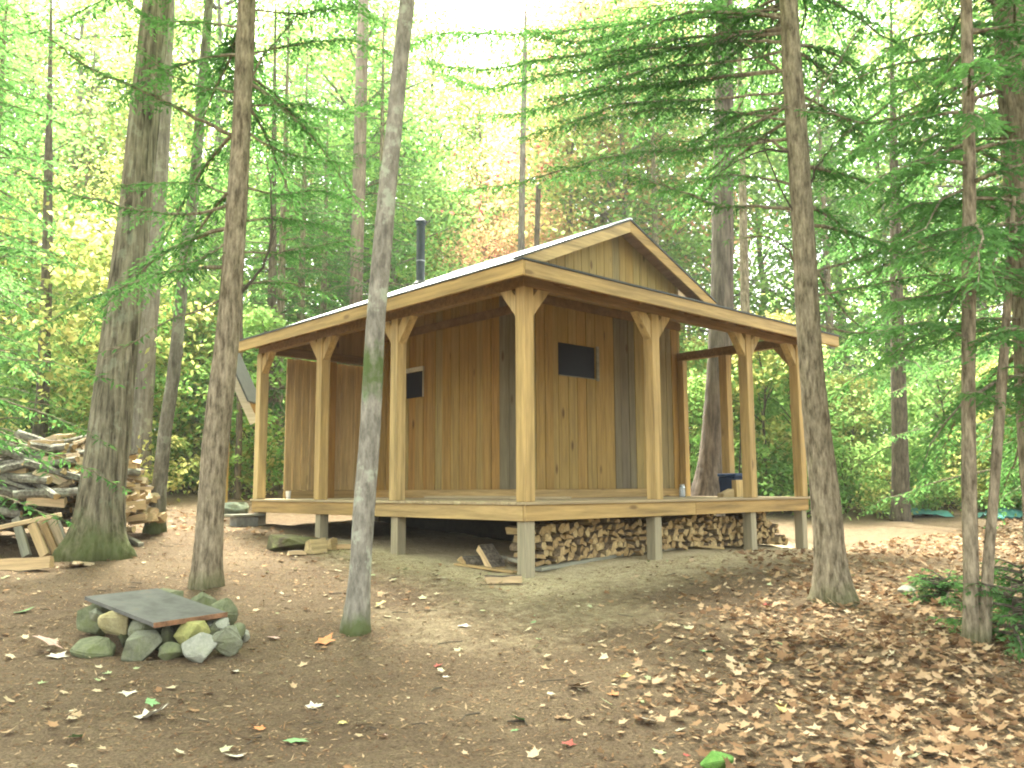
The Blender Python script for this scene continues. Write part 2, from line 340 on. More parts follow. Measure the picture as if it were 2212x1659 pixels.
for k in range(1, 8):
    q = MB(); q.box(.0, 2.26, .85*k-.02, .85*k+.02, zz(-.34), DZ-.037, rt()); q.build('joist', M['lumx'], root)
for k in range(3, 8):
    q = MB(); q.box(.85*k-.02, .85*k+.02, .0, 2.26, zz(-.34), DZ-.037, rt()); q.build('joist', M['lumy'], root)
# posts with knee braces
def post(v, u, dirs, top=BZ, wd=.155):
    q = MB(); h = wd/2; q.box(v-h, v+h, u-h, u+h, DZ, top, rt()); p = q.build('porch_post', M['post'], root, bevel=.008)
    for dv, du in dirs:
        b2 = MB(); r0, s_, wb = h, .40, .15
        # a plank set at 45 degrees: ends flush on post face and beam underside
        def P(r, z, side): return (v+dv*r+(0 if dv else side), u+du*r+(0 if du else side), top+z)
        th = .06; pr = [(r0, -.34), (r0, -.10), (r0+.08, -.0), (r0+.28, -.0)]
        lo = [P(r, z, -th) for r, z in pr]; hi = [P(r, z, th) for r, z in pr]
        if (dv+du) * (1 if du else -1) < 0: lo, hi = hi, lo
        b2.hexa(lo+hi, rt()); b2.build('knee_brace', M['post'], p, bevel=.006)
post(0, 0, [(1, 0), (0, 1)])
for i, u in enumerate(LP): post(0, u, [(0, -1), (0, 1)] if i < 2 else [(0, -1)])
for i, v in enumerate(RP): post(v, 0, [(-1, 0), (1, 0)] if i < 2 else [(-1, 0), (0, 1)])
post(6.06, 1.32, []); post(6.06, 2.22, [], BZ, .13)
# ground posts
def pile(v, u, wd=.145):
    g = gz(*uv2(u, v))-(EYE-Z0); q = MB(); h = wd/2; q.box(v-h, v+h, u-h, u+h, g-.15, zz(-.353), rt()); q.build('support_post', M['pile'], root, bevel=.008)
for v, u in [(.03, .03)]+[(.03, u) for u in LP]+[(v, .03) for v in RP]+[(6.03, 1.7), (2.25, 6.41), (6.03, 2.3)]: pile(v, u)
# beams
def beam(x0, x1, y0, y1, mat, z0=BZ, z1=BZ+.145):
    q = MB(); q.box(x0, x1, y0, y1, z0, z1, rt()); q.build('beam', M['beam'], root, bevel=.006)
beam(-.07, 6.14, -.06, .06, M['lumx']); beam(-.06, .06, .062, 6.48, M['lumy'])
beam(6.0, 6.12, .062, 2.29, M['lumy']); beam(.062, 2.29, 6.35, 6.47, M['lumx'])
# walls
def const(z): return lambda s: z
SL, SF, EV, EH = .43, .352, 2.486, .38     # roof slopes, eave height and overhang
def roofL(v): return EV+SL*(v+EH)
def gab(v): return zz(min(EV+SL*(v+EH), EV+SL*(4.3+EH)-SL*(v-4.3))-.05)
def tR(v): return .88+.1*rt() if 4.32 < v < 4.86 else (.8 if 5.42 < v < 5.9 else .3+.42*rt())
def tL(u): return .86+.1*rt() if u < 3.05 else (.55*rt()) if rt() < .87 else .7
WRH = [(2.92, 3.80, zz(1.78), zz(2.30))]; WLH = [(4.97, 5.50, zz(1.61), zz(2.07))]
def wall_with_hole(name, x0, x1, fixed, along, z0, ztop, tints, hole):
    h0, h1, hz0, hz1 = hole; q = MB(); s = x0
    cuts = []
    while s < x1-.01:
        e = s+.2*(.75+.5*rt())
        for h in (h0, h1):
            if s < h-.02 < e-.0 and e > h: e = h
        e = min(e, x1)
        if x1-e < .05: e = x1
        cuts.append((s, e)); s = e
    for s, e in cuts:
        t = tints(.5*(s+e)); dd = .012*rt(); g = .005
        inside = s > h0-.02 and e < h1+.02
        for a_, b_ in ([(lambda x: z0, lambda x: hz0), (lambda x: hz1, ztop)] if inside else [(lambda x: z0, ztop)]):
            P = [(s+g, a_(s)), (e-g, a_(e)), (e-g, b_(e)), (s+g, b_(s))]
            f0, f1 = fixed-dd, fixed+.028
            if along == 'v': q.hexa([(p[0], f1, p[1]) for p in P]+[(p[0], f0, p[1]) for p in P], t)
            else: q.hexa([(f0, p[0], p[1]) for p in P]+[(f1, p[0], p[1]) for p in P], t)
    return q.build(name, M['wall'], root)
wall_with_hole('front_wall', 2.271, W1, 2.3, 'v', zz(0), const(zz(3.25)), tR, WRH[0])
q = MB(); s = 2.271      # boards of the gable, lapped over the wall below
while s < W1-.02:
    e = min(s+.2*(.8+.4*rt()), W1); q.hexa([(s+.005, 2.31, zz(3.19)), (e-.005, 2.31, zz(3.19)), (e-.005, 2.31, gab(e)), (s+.005, 2.31, gab(s))]+[(s+.005, 2.283, zz(3.19)), (e-.005, 2.283, zz(3.19)), (e-.005, 2.283, gab(e)), (s+.005, 2.283, gab(s))], .45+.33*rt()); s = e
q.build('gable_boards', M['wall'], root)
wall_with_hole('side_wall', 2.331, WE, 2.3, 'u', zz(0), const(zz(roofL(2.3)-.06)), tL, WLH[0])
q = MB()        # the back of the boards: one sheathing layer, so no light leaks through the gaps
q.box(2.332, W1, 2.330, 2.345, zz(-.13), zz(3.55), .2); q.box(2.330, 2.345, 2.347, WE, zz(-.13), zz(3.56), .2)
q.box(W1-.02, W1, 2.347, WE, zz(-.13), zz(3.4), .2); q.box(2.347, W1-.022, WE-.02, WE, zz(-.13), zz(3.4), .2); q.hexa([(2.3, WE-.02, zz(3.402)), (6.1, WE-.02, zz(3.402)), (6.1, WE, zz(3.402)), (2.3, WE, zz(3.402)), (2.35, WE-.02, zz(3.56)), (4.3, WE-.02, zz(4.4)), (4.3, WE, zz(4.4)), (2.35, WE, zz(3.56))], .3); q.hexa([(4.302, WE-.02, zz(3.41)), (6.1, WE-.02, zz(3.41)), (6.1, WE, zz(3.41)), (4.302, WE, zz(3.41)), (4.302, WE-.02, zz(4.4)), (6.0, WE-.02, zz(3.65)), (6.0, WE, zz(3.65)), (4.302, WE, zz(4.4))], .3)
q.build('wall_lining', M['wall'], root)
q = MB()
for a_, b_ in ((2.31, 4.2), (4.204, W1)): q.box(a_, b_, 2.305, 2.3295, zz(-.138), zz(-.004), .55)
q.build('skirt_board', M['lumx'], root)
q = MB(); q.box(2.305, 2.3295, 2.332, WE, zz(-.138), zz(-.004), .55); q.build('skirt_board', M['lumy'], root)
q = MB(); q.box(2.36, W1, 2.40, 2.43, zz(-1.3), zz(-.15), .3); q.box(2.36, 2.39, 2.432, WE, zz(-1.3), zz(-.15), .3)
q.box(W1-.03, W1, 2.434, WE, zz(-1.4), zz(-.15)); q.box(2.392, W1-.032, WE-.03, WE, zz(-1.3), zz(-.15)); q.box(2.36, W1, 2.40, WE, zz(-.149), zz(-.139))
q.build('foundation_blackout', M['darkvoid'], root)  # dark skirts added to keep light out of the underfloor
# ledgers on the walls, under the porch roof
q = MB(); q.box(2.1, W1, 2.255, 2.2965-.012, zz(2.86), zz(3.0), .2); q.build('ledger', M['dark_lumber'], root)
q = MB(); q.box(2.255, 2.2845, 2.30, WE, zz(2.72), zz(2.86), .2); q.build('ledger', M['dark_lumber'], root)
# windows
h0, h1, z0, z1 = WRH[0]
q = MB(); q.box(h0, h1, 2.318, 2.322, z0, z1); wn = q.build('window', M['glass'], root); wn['label'] = 'dark window in the front wall'
q = MB(); q.box(h1, h1+.06, 2.272, 2.289, z0-.03, z1+.02, .2); q.box(h0, h1, 2.274, 2.289, z0-.012, z0, 0)
q.build('window_frame', M['grey'], wn)
h0, h1, z0, z1 = WLH[0]
q = MB(); q.box(2.318, 2.322, h0, h1, z0, z1); wn = q.build('window', M['glass'], root); wn['label'] = 'small dark window in the side wall under a pale head board'
q = MB(); q.box(2.262, 2.289, h0-.02, h1+.03, z1, z1+.075, .9); q.box(2.272, 2.289, h0-.02, h0, z0, z1, .1); q.build('window_frame', M['trim'], wn)
# board-and-batten partition closing the far end of the porch
q = MB(); s = .52
while s < 2.25:
    e = min(s+.155, 2.255)
    q.box(s+.004, e-.004, 6.53, 6.555, zz(0), zz(2.285), .12+.4*rt())
    q.box(s-.022, s+.022, 6.508, 6.528, zz(.01), zz(2.28), .2+.3*rt()); s = e
q.build('end_partition', M['part'], root)
q = MB(); q.hexa([(.03, 6.50, BZ+.147), (2.255, 6.50, BZ+.147), (2.255, 6.525, BZ+.147), (.03, 6.525, BZ+.147), (.03, 6.50, zz(roofL(.03)-.09)), (2.255, 6.50, zz(roofL(2.255)-.09)), (2.255, 6.525, zz(roofL(2.255)-.09)), (.03, 6.525, zz(roofL(.03)-.09))], .2); q.build('end_infill', M['wall'], root)
q = MB(); q.box(.5, 2.26, 6.512, 6.53, zz(-.138), zz(-.004), .6); q.build('skirt_board', M['lumx'], root)
q = MB(); q.box(1.18, 1.42, 6.40, 6.50, DZ, BZ-.002, .02); q.build('partition_post', M['wall'], root)
# roof: left slope, hipped front slope, right slope
TH = .05
def slab(mb, pts, th=TH):           # pts: four corners on top
    lo = [(p[0], p[1], p[2]-th) for p in pts]; mb.hexa(lo+list(pts), .5)
zE = zz(EV); RZ = zz(EV+SL*(4.3+EH)); GF = 1.95; RE = 6.66; WR = 6.75
def L(v, u): return (v, u, zz(EV+SL*(v+EH)))
def Fq(v, u): return (v, u, zz(EV+SF*(u+EH)))
def Rr(v, u): return (v, u, RZ-SL*(v-4.3))
ratio = SF/SL
def hipv(u): return -EH+ratio*(u+EH)
q = MB(); slab(q, [L(-EH, -EH), L(hipv(GF), GF), L(-EH, GF), L(-EH, (GF-EH)/2)]); slab(q, [L(-EH, GF), L(4.3, GF), L(4.3, RE), L(-EH, RE)])
rf = q.build('roof_slope', M['roof'], root)
q = MB(); slab(q, [Fq(-EH, -EH), Fq(WR, -EH), Fq(WR, 2.29), Fq(hipv(2.29), 2.29)]); q.build('porch_roof_slope', M['roof'], root)
q = MB(); slab(q, [Rr(4.301, GF), Rr(WR, GF), Rr(WR, RE), Rr(4.301, RE)]); q.build('roof_slope', M['roof'], root)
# sheathing just under the metal
def under(pts, d=.056, th=.02): return [(p[0], p[1], p[2]-d) for p in pts]
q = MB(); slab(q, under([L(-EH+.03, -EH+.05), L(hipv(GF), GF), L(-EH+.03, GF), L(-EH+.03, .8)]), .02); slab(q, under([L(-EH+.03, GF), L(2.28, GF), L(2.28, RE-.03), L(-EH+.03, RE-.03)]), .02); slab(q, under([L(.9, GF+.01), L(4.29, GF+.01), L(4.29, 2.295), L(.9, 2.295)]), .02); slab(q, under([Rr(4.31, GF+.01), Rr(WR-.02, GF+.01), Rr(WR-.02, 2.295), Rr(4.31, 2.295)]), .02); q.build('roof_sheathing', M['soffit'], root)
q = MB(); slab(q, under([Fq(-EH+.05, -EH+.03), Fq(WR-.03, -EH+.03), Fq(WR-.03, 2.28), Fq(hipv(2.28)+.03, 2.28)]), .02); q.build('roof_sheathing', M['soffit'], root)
# rafters under the porch roofs
for k in range(10):
    u = .3+.64*k; lim = 2.27 if u > GF else min(2.27, hipv(u)); a_, b_ = np.array(L(-EH+.05, u)), np.array(L(lim, u))
    if lim < .1: continue
    q = MB(); q.bar(a_-(0, 0, .145), b_-(0, 0, .145), .04, .13, t=rt()); q.build('rafter', M['soffit'], root)
for k in range(10):
    v = .45+.64*k; 
    if v > 6.6: break
    u1 = min(2.25, -EH+(v+EH)/ratio); a_, b_ = np.array(Fq(v, -EH+.05)), np.array(Fq(v, u1))
    q = MB(); q.bar(a_-(0, 0, .145), b_-(0, 0, .145), .04, .13, t=rt()); q.build('rafter', M['soffit'], root)
# fascia boards and dark drip edges
zf0, zf1 = zE-.185, zE-.018
q = MB(); q.box(-EH-.04, -EH-.002, -EH-.04, RE, zf0, zf1, .25); q.build('fascia', M['lumy'], root, bevel=.004)
q = MB(); q.box(-EH, WR, -EH-.04, -EH-.002, zf0, zf1, .6); q.build('fascia', M['lumx'], root, bevel=.004)
q = MB(); q.box(-EH-.055, -EH+.02, -EH-.03, RE+.02, zf1+.001, zE+.003); q.build('drip_edge', M['edge'], root)
q = MB(); q.box(-EH-.05, WR+.02, -EH-.055, -EH+.02, zf1+.002, zE+.006); q.build('drip_edge', M['edge'], root)
def rake(fn, v0, v1, u, name, mat, top, bot, th, t):
    q = MB(); a_, b_ = np.array(fn(v0, u)), np.array(fn(v1, u)); P = []
    lo = [(a_[0], u-th, a_[2]-bot), (b_[0], u-th, b_[2]-bot), (b_[0], u, b_[2]-bot), (a_[0], u, a_[2]-bot)]
    hi = [(a_[0], u-th, a_[2]-top), (b_[0], u-th, b_[2]-top), (b_[0], u, b_[2]-top), (a_[0], u, a_[2]-top)]
    q.hexa(lo+hi, t); return q.build(name, mat, root, bevel=.004)
rake(L, 1.35, 4.3, GF-.002, 'rake_board', M['lumx'], .03, .225, .04, .75); rake(Rr, 4.3, WR, GF-.002, 'rake_board', M['lumx'], .03, .225, .04, .1)
rake(L, 1.3, 4.3, GF-.004, 'rake_trim', M['edge'], -.006, .028, .055, .5); rake(Rr, 4.3, WR+.01, GF-.004, 'rake_trim', M['edge'], -.006, .028, .055, .5)
def bk(fn): return lambda v, u: fn(v, u)
rake(L, -EH, 4.3, RE+.045, 'rake_board', M['lumx'], .03, .2, .04, .4); rake(Rr, 4.3, WR, RE+.045, 'rake_board', M['lumx'], .03, .2, .04, .4)
q = MB(); a_, b_ = np.array(Fq(WR, -EH)), np.array(Fq(WR, 2.25)); q.bar(a_+(.022, 0, -.11), b_+(.022, 0, -.11), .04, .16, t=.1); q.build('rake_board', M['lumy'], root)
q = MB(); q.box(4.27, 4.33, GF-.06, RE+.02, RZ-.004, RZ+.012); q.build('ridge_cap', M['roof'], root)
# right wall is boarded too, seen only from the side
q = MB(); s = 2.36
while s < WE-.02:
    e = min(s+.19, WE); q.box(W1+.001, W1+.026, s+.004, e-.004, zz(0), zz(3.55), .3+.5*rt()); s = e
q.build('side_wall', M['wall'], root)
# stovepipe
def solve_u(px, v, z):
    lo, hi = 2.5, 6.4
    for _ in range(40):
        mid = (lo+hi)/2; p = uv2(mid, v); x = proj((p[0], p[1], z+EYE))[0][0]
        if x > px: lo = mid
        else: hi = mid
    return mid
pv = 2.75; pu = solve_u(908, pv, roofL(pv)); pz = zz(roofL(pv))
q = MB(); q.tube([(pv, pu, pz-.1), (pv, pu, pz+.6), (pv, pu, pz+1.12)], .082, 16); pp = q.build('stovepipe', M['black'], root, smooth=False)
q = MB(); q.tube([(pv, pu, pz+1.125), (pv, pu, pz+1.2)], .098, 16); q.tube([(pv, pu, pz+1.2), (pv, pu, pz+1.26)], [.12, .03], 16); q.build('chimney_cap', M['black'], pp)
q = MB(); q.tube([(pv, pu, pz+.42), (pv, pu, pz+.44)], .085, 16); q.build('pipe_joint', plain('pipe_joint_steel', (.3, .32, .33), .4, .8), pp)
q = MB(); q.tube([(pv, pu, pz-.02), (pv, pu, pz+.05)], [.15, .09], 16); q.build('flashing', M['edge'], pp)
#__PART2__
# ------------------------------------------------------------------ foliage
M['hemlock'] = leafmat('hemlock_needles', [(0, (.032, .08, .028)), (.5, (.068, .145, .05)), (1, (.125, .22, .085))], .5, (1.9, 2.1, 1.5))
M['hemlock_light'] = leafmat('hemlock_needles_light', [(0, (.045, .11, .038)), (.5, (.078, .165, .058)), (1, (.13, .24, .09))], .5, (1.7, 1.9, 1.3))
M['green'] = leafmat('green_leaves', [(0, (.05, .115, .034)), (.5, (.10, .195, .055)), (1, (.18, .275, .08))], .62, (2.3, 2.4, 2.0))
M['lime'] = leafmat('yellow_green_leaves', [(0, (.085, .165, .048)), (.5, (.155, .25, .075)), (1, (.27, .31, .11))], .62, (2.3, 2.35, 2.2))
M['yellow'] = leafmat('turning_yellow_leaves', [(0, (.14, .19, .055)), (.5, (.30, .30, .095)), (1, (.40, .33, .13))], .6, (2.0, 2.0, 2.0))
M['orange'] = leafmat('turning_orange_leaves', [(0, (.22, .21, .08)), (.45, (.38, .26, .13)), (.8, (.42, .18, .12)), (1, (.4, .11, .11))], .6, (2.0, 2.0, 2.1))
M['bark_oak'] = bark('ridged_bark', (.05, .043, .028), (.32, .285, .2), 10, .8, moss=.8, mossz=.8, lichen=.3, bmp=1.4)
M['bark_hem'] = bark('hemlock_bark', (.09, .072, .045), (.36, .305, .21), 15, 3.6, moss=.5, mossz=.25, bmp=1.)
M['bark_dark'] = bark('dark_bark', (.05, .042, .03), (.17, .14, .1), 12, 2.5)
M['bark_grey'] = bark('grey_bark', (.12, .1, .085), (.27, .24, .2), 10, 1.4, lichen=.3)
M['bark_pink'] = bark('pale_bark', (.2, .15, .12), (.36, .29, .24), 9, 1.6)
M['twig'] = plain('bare_twig', (.06, .05, .035), .9)

def kites(P, D, Nn, Ln, Wd, tint, droop=.0):
    """flat kite leaves: base P, direction D, normal Nn"""
    D = D/np.linalg.norm(D, axis=1)[:, None]; S = np.cross(D, Nn); S /= np.linalg.norm(S, axis=1)[:, None]+1e-9
    Ln = Ln[:, None]; Wd = Wd[:, None]; mid = P+D*Ln*.45
    tip = P+D*Ln; tip[:, 2] -= droop*Ln[:, 0]
    V = np.stack([P, mid+S*Wd/2, tip, mid-S*Wd/2], 1).reshape(-1, 3)
    return V, np.repeat(tint, 4)
def quadF(n): return np.arange(n*4).reshape(-1, 4)
def resample(P, step):
    P = np.asarray(P, float); s = np.concatenate([[0], np.cumsum(np.linalg.norm(np.diff(P, axis=0), axis=1))]); n = max(3, int(s[-1]/step)+1)
    q = np.linspace(0, s[-1], n); return np.stack([np.interp(q, s, P[:, i]) for i in range(3)], 1), s[-1]
def unit(v): return v/(np.linalg.norm(v, axis=-1, keepdims=True)+1e-9)
def spray(P, rng, lt=.45, step=.06, sub=.035, sl=.1, sw=.022, t0=.12, droop=.28, dens=1.):
    """needle sprays of a hemlock limb: flat fans of twigs on both sides of the limb P"""
    Q, Ln = resample(P, step); T = unit(np.gradient(Q, axis=0)); n = len(Q); t = np.linspace(0, 1, n)
    k = (t >= t0); Q, T, t = Q[k], T[k], t[k]
    Q = np.repeat(Q, 2, 0); T = np.repeat(T, 2, 0); t = np.repeat(t, 2); sg = np.tile([1., -1.], len(Q)//2)
    keep = rng.random(len(Q)) < dens; Q, T, t, sg = Q[keep], T[keep], t[keep], sg[keep]
    if len(Q) == 0: return np.zeros((0, 3)), np.zeros(0)
    up = np.array([0, 0, 1.]); S = unit(np.cross(T, up))
    D = unit(T*rng.uniform(.45, .75, (len(Q), 1))+S*sg[:, None]*.8+rng.normal(0, .13, Q.shape)-up*rng.uniform(0, droop*1.6, (len(Q), 1)))
    tl = lt*(1-.72*t)*rng.uniform(.5, 1.15, len(Q))*np.minimum(1, .45+2.2*(t-t0+.05))*min(1, Ln/.8)
    m = np.maximum(2, (tl/sub).astype(int)); idx = np.repeat(np.arange(len(Q)), m); st = np.concatenate([np.arange(a) for a in m])/np.repeat(m, m)
    B = Q[idx]+D[idx]*(tl[idx]*st)[:, None]; B[:, 2] -= droop*tl[idx]*st**2
    nrm = unit(up+rng.normal(0, .22, D.shape))[idx]; S2 = unit(np.cross(D[idx], nrm)); s2 = np.where(rng.random(len(B)) < .5, 1., -1.)
    d = unit(D[idx]*.65+S2*(s2*.75)[:, None]+rng.normal(0, .15, B.shape)); d[:, 2] -= .1
    ln = sl*rng.uniform(.55, 1.2, len(B))*(1-.45*st); wd = sw*rng.uniform(.7, 1.25, len(B))
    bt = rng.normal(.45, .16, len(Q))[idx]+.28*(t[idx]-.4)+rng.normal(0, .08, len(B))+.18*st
    return kites(B, d, unit(nrm+rng.normal(0, .3, B.shape)), ln, wd, np.clip(bt, 0, 1), .12)
def limb(rng, p, az, L, el=.1, sag=.35, n=9, wig=.05):
    s = np.linspace(0, 1, n); h = np.array([math.cos(az), math.sin(az)]); a = rng.normal(0, wig, n).cumsum()*.5
    x = s*L*math.cos(el); z = s*L*math.sin(el)-sag*L*s**2*.5
    side = np.array([-h[1], h[0]])
    return np.stack([p[0]+h[0]*x+side[0]*a*L*s, p[1]+h[1]*x+side[1]*a*L*s, p[2]+z+rng.normal(0, .012, n)*L*s], 1)
GAP = [(1000, 190, 60, 60), (1000, 30, 70, 45), (950, 330, 70, 60)]      # open sky above the roof, between the crowns
def in_gap(P, k=1.):
    q = proj(P); r = np.zeros(len(q), bool)
    for (x, y, a, b_) in GAP: r |= ((q[:, 0]-x)/(a*k))**2+((q[:, 1]-y)/(b_*k))**2 < 1
    return r
def before_cabin(P):
    q = proj(P); return (q[:, 0] > 545) & (q[:, 0] < 1765) & (q[:, 1] > 500-.0*q[:, 0]) & (q[:, 1] < 1300) & (P[:, 1] < 16.5)
def hemlock_crown(rng, base, axis, h0, H, Lmax, nb, fine=1., keep=None, el0=.12, sag=.5, azs=None):
    """limbs and needle sprays around a trunk given by axis(h) -> point; returns (limb MB, kite V, tint)"""
    mb = MB(); VV = []; TT = []
    for i in range(nb):
        h = h0+(H-h0)*((i+rng.random())/nb); f = (h-h0)/(H-h0); L = Lmax*(1-f)**.75*rng.uniform(.6, 1.1)+.25
        az = rng.uniform(0, 2*math.pi) if azs is None else rng.uniform(*azs); P = limb(rng, axis(h), az, L, el0+.25*f+rng.normal(0, .12), sag)
        if keep is not None and not keep(P): continue
        mb.tube(P, np.linspace(.012+.006*L, .003, len(P)), 5)
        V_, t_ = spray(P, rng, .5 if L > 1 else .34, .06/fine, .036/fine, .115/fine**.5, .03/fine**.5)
        VV.append(V_); TT.append(t_)
    return mb, np.concatenate(VV), np.concatenate(TT)
def crown_obj(V_, t_, mat, parent, name='crown', loc=None):
    return link(name, np_mesh(name, V_, quadF(len(V_)//4), t_), mat, parent, loc)

def decid(seed, H, h0, R, ncl, nl, ls):
    rng = np.random.default_rng(seed); mb = MB(); n = 14
    P = np.stack([np.cumsum(rng.normal(0, .06, n)), np.cumsum(rng.normal(0, .06, n)), np.linspace(-.2, H*.9, n)], 1); r = H*.011
    mb.tube(P, np.linspace(r*1.15, r*.25, n), 9)
    C = []
    for i in range(ncl):
        z = rng.uniform(0, 1); rad = R*(.35+.75*math.sin(math.pi*min(1, z*.85+.15)))*rng.uniform(.35, 1.); a = rng.uniform(0, 6.283)
        C.append((rad*math.cos(a), rad*math.sin(a), h0+z*(H-h0)))
    C = np.array(C)
    for c in C[::3]:
        k = np.array([np.interp(max(c[2]-abs(c[0])*.5-.4, h0*.6), P[:, 2], P[:, i]) for i in range(3)]); md = (k+c)/2+np.array([0, 0, .15])
        mb.tube(np.stack([k, md, c]), [r*.35, r*.22, .008], 4)
    cnt = rng.integers(int(nl*.5), int(nl*1.5), ncl); idx = np.repeat(np.arange(ncl), cnt); sz = rng.uniform(.45, 1., ncl)*R*.36
    B = C[idx]+rng.normal(0, 1, (len(idx), 3))*np.stack([sz, sz, sz*.42], 1)[idx]; m = len(B)
    d = unit(np.concatenate([rng.normal(0, 1, (m, 2)), rng.normal(-.35, .45, (m, 1))], 1)); nn = unit(rng.normal(0, .55, (m, 3))+np.array([0, 0, 1.]))
    ct = rng.normal(.45, .2, ncl); tint = np.clip(ct[idx]+rng.normal(0, .12, m), 0, 1)
    V_, t_ = kites(B, d, nn, ls*rng.uniform(.6, 1.3, m), ls*.72*rng.uniform(.6, 1.3, m), tint, .1)
    return mb, V_, t_
# ------------------------------------------------------------------ trees close to the camera, measured one by one
def trunk_from_px(pts, Ydep, flare=.5, top=None, rng=None, n=18, rough=.025, ridge=0):
    """pts: (x, y, width) in the measured picture, bottom first, at forward distance Ydep (or a (bottom, top) pair)"""
    y0, y1 = (Ydep, Ydep) if np.isscalar(Ydep) else Ydep
    L_ = []
    for i, (x, y, w_) in enumerate(pts):
        Y = y0+(y1-y0)*i/(len(pts)-1); p = at(x, y, Y); q = proj(p)[0]
        L_.append([*p, w_/2*q[2]/FPX])
    L_ = np.array(L_); g = gz(L_[0, 0], L_[0, 1]); 
    L_[0, 2] = g
    if top:
        d = L_[-1]-L_[-2]; d = d/d[2]; k = top+g-L_[-1, 2]
        for f in (.33, .66, 1.): 
            e = L_[-1].copy() if f == .33 else e.copy(); e[:3] = L_[-1, :3]*1
            L_ = L_
        ext = []
        lastp = L_[-1].copy()
        for f in (.3, .65, 1.):
            e = lastp.copy(); e[:2] = lastp[:2]+np.clip(d[:2], -.15, .15)*k*f; e[2] = lastp[2]+k*f; e[3] = lastp[3]*(1-f)+.015*f; ext.append(e)
        L_ = np.concatenate([L_, ext])
    S = smooth_line(L_, 14); S[:, 3] = np.maximum(S[:, 3], .008)
    base = S[0, :3].copy()
    hh = S[:, 2]-base[2]; S[:, 3] *= 1+flare*np.exp(-(hh/.22))
    P = S[:, :3]-base; P[0, 2] -= .12
    rng = rng or np.random.default_rng(1)
    V_, F_ = tube(P, S[:, 3], n, 0)
    # low lobes at the foot and an uneven surface up the stem
    m_ = len(P)*n; ang = np.tile(np.arange(n)/n*2*np.pi, len(P)); hz = np.repeat(P[:, 2], n); ctr = np.repeat(P, n, 0); ph = rng.uniform(0, 6.28, 4)
    k = 1+.16*np.exp(-np.maximum(hz, 0)/.3)*np.sin(3*ang+ph[0])*min(1, flare*2)+rough*(np.sin(2*ang+hz*3.1+ph[1])+.8*np.sin(5*ang+hz*1.3+ph[2])+.6*rng.standard_normal(m_))
    k = k+ridge*(np.sin(11*ang+2.2*np.sin(hz*1.3+ph[3])+ph[0])*(.6+.4*np.sin(hz*4.1+3*ang))+.7*np.sin(17*ang+3*np.sin(hz*.9+ph[1]))+.5*np.sin(23*ang-hz*2+ph[2]))
    k = k+.12*min(1, flare*2)*np.exp(-np.maximum(hz, 0)/.2)*np.sin(5*ang+ph[1])
    V_[:m_] = ctr+(V_[:m_]-ctr)*k[:, None]
    def axis(h):
        return np.array([np.interp(h, P[:, 2], P[:, i]) for i in range(3)])
    return base, V_, F_, axis, S
def px_branch(pts, Y0_, Y1_, base):
    n_ = len(pts); return smooth_line([at(x, y, Y0_+(Y1_-Y0_)*i/(n_-1))-base for i, (x, y) in enumerate(pts)], 5)
TREES = {}
def near_tree(key, name, label, pts, Y, barkm, top, flare=.5, seed=1, branches=(), crown=None, group=None, cat='tree', n=36, rough=.02, ridge=.018):
    rng = np.random.default_rng(seed)
    base, V_, F_, axis, S = trunk_from_px(pts, Y, flare, top, rng, n, rough, ridge)
    r = thing(name, label, cat, base, 0, group)
    link('trunk', np_mesh('trunk', V_, F_, None, True), barkm, r)
    CV, CT = [], []
    for (bp, dY, r0, leaf) in branches:
        Yb = proj_Y(bp[0], axis, base)
        P = px_branch(bp, Yb, Yb+dY, base)
        P = P+rng.normal(0, .006, P.shape); q = MB(); q.tube(P, np.linspace(r0, .004, len(P)), 6)
        # a few side twigs
        for _ in range(int(len(P)/3)):
            i = rng.integers(2, len(P)-1); d = unit(P[i]-P[i-1]); d = unit(d*.7+rng.normal(0, .6, 3)); tl = rng.uniform(.12, .4)
            q.tube(np.stack([P[i], P[i]+d*tl*.5+rng.normal(0, .02, 3), P[i]+d*tl]), [r0*.3, r0*.22, .002], 4)
        q.build('branch', M['twig'] if leaf == 0 else barkm, r)
        if leaf:
            a_, b_ = spray(P, rng, .6*leaf, .045, .026, .09, .022, .2, .25, min(1, .5+.6*leaf)); CV.append(a_); CT.append(b_)
    if crown:
        mb, a_, b_ = crown(rng, base, axis)
        if mb.V: mb.build('limbs', barkm, r)['kind'] = 'stuff'
        CV.append(a_); CT.append(b_)
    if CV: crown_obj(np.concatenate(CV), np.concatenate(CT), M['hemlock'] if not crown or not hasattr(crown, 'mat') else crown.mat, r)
    TREES[key] = r; return r
def proj_Y(p, axis, base):      # forward distance of the trunk where the branch leaves it
    hs = np.linspace(0, 14, 80); Pn = np.array([axis(h) for h in hs])+base; q = proj(Pn); i = np.argmin(abs(q[:, 1]-p[1])); return Pn[i, 1]
def hem(h0, H, Lmax, nb, fine=1., el0=.06, sag=.85, xr=None, yr=None, mat=None, gapk=1., back=False):
    def f(rng, base, axis):
        def keep(P):
            W = P+base; q = proj(W)
            if back and P[-1, 1]-P[0, 1] < -.25*abs(P[-1, 0]-P[0, 0])-.05: return False
            if in_gap(W[-1:], gapk).any(): return False
            if before_cabin(W).any(): return False
            if (W[:, 1] < 3.2).any(): return False
            if xr and ((q[-1, 0] < xr[0]) or (q[-1, 0] > xr[1])): return False
            if yr and (q[-1, 1] > yr): return False
            return True
        return hemlock_crown(rng, base, axis, h0, H, Lmax, nb, fine, keep, el0, sag)
    if mat: f.mat = mat
    return f
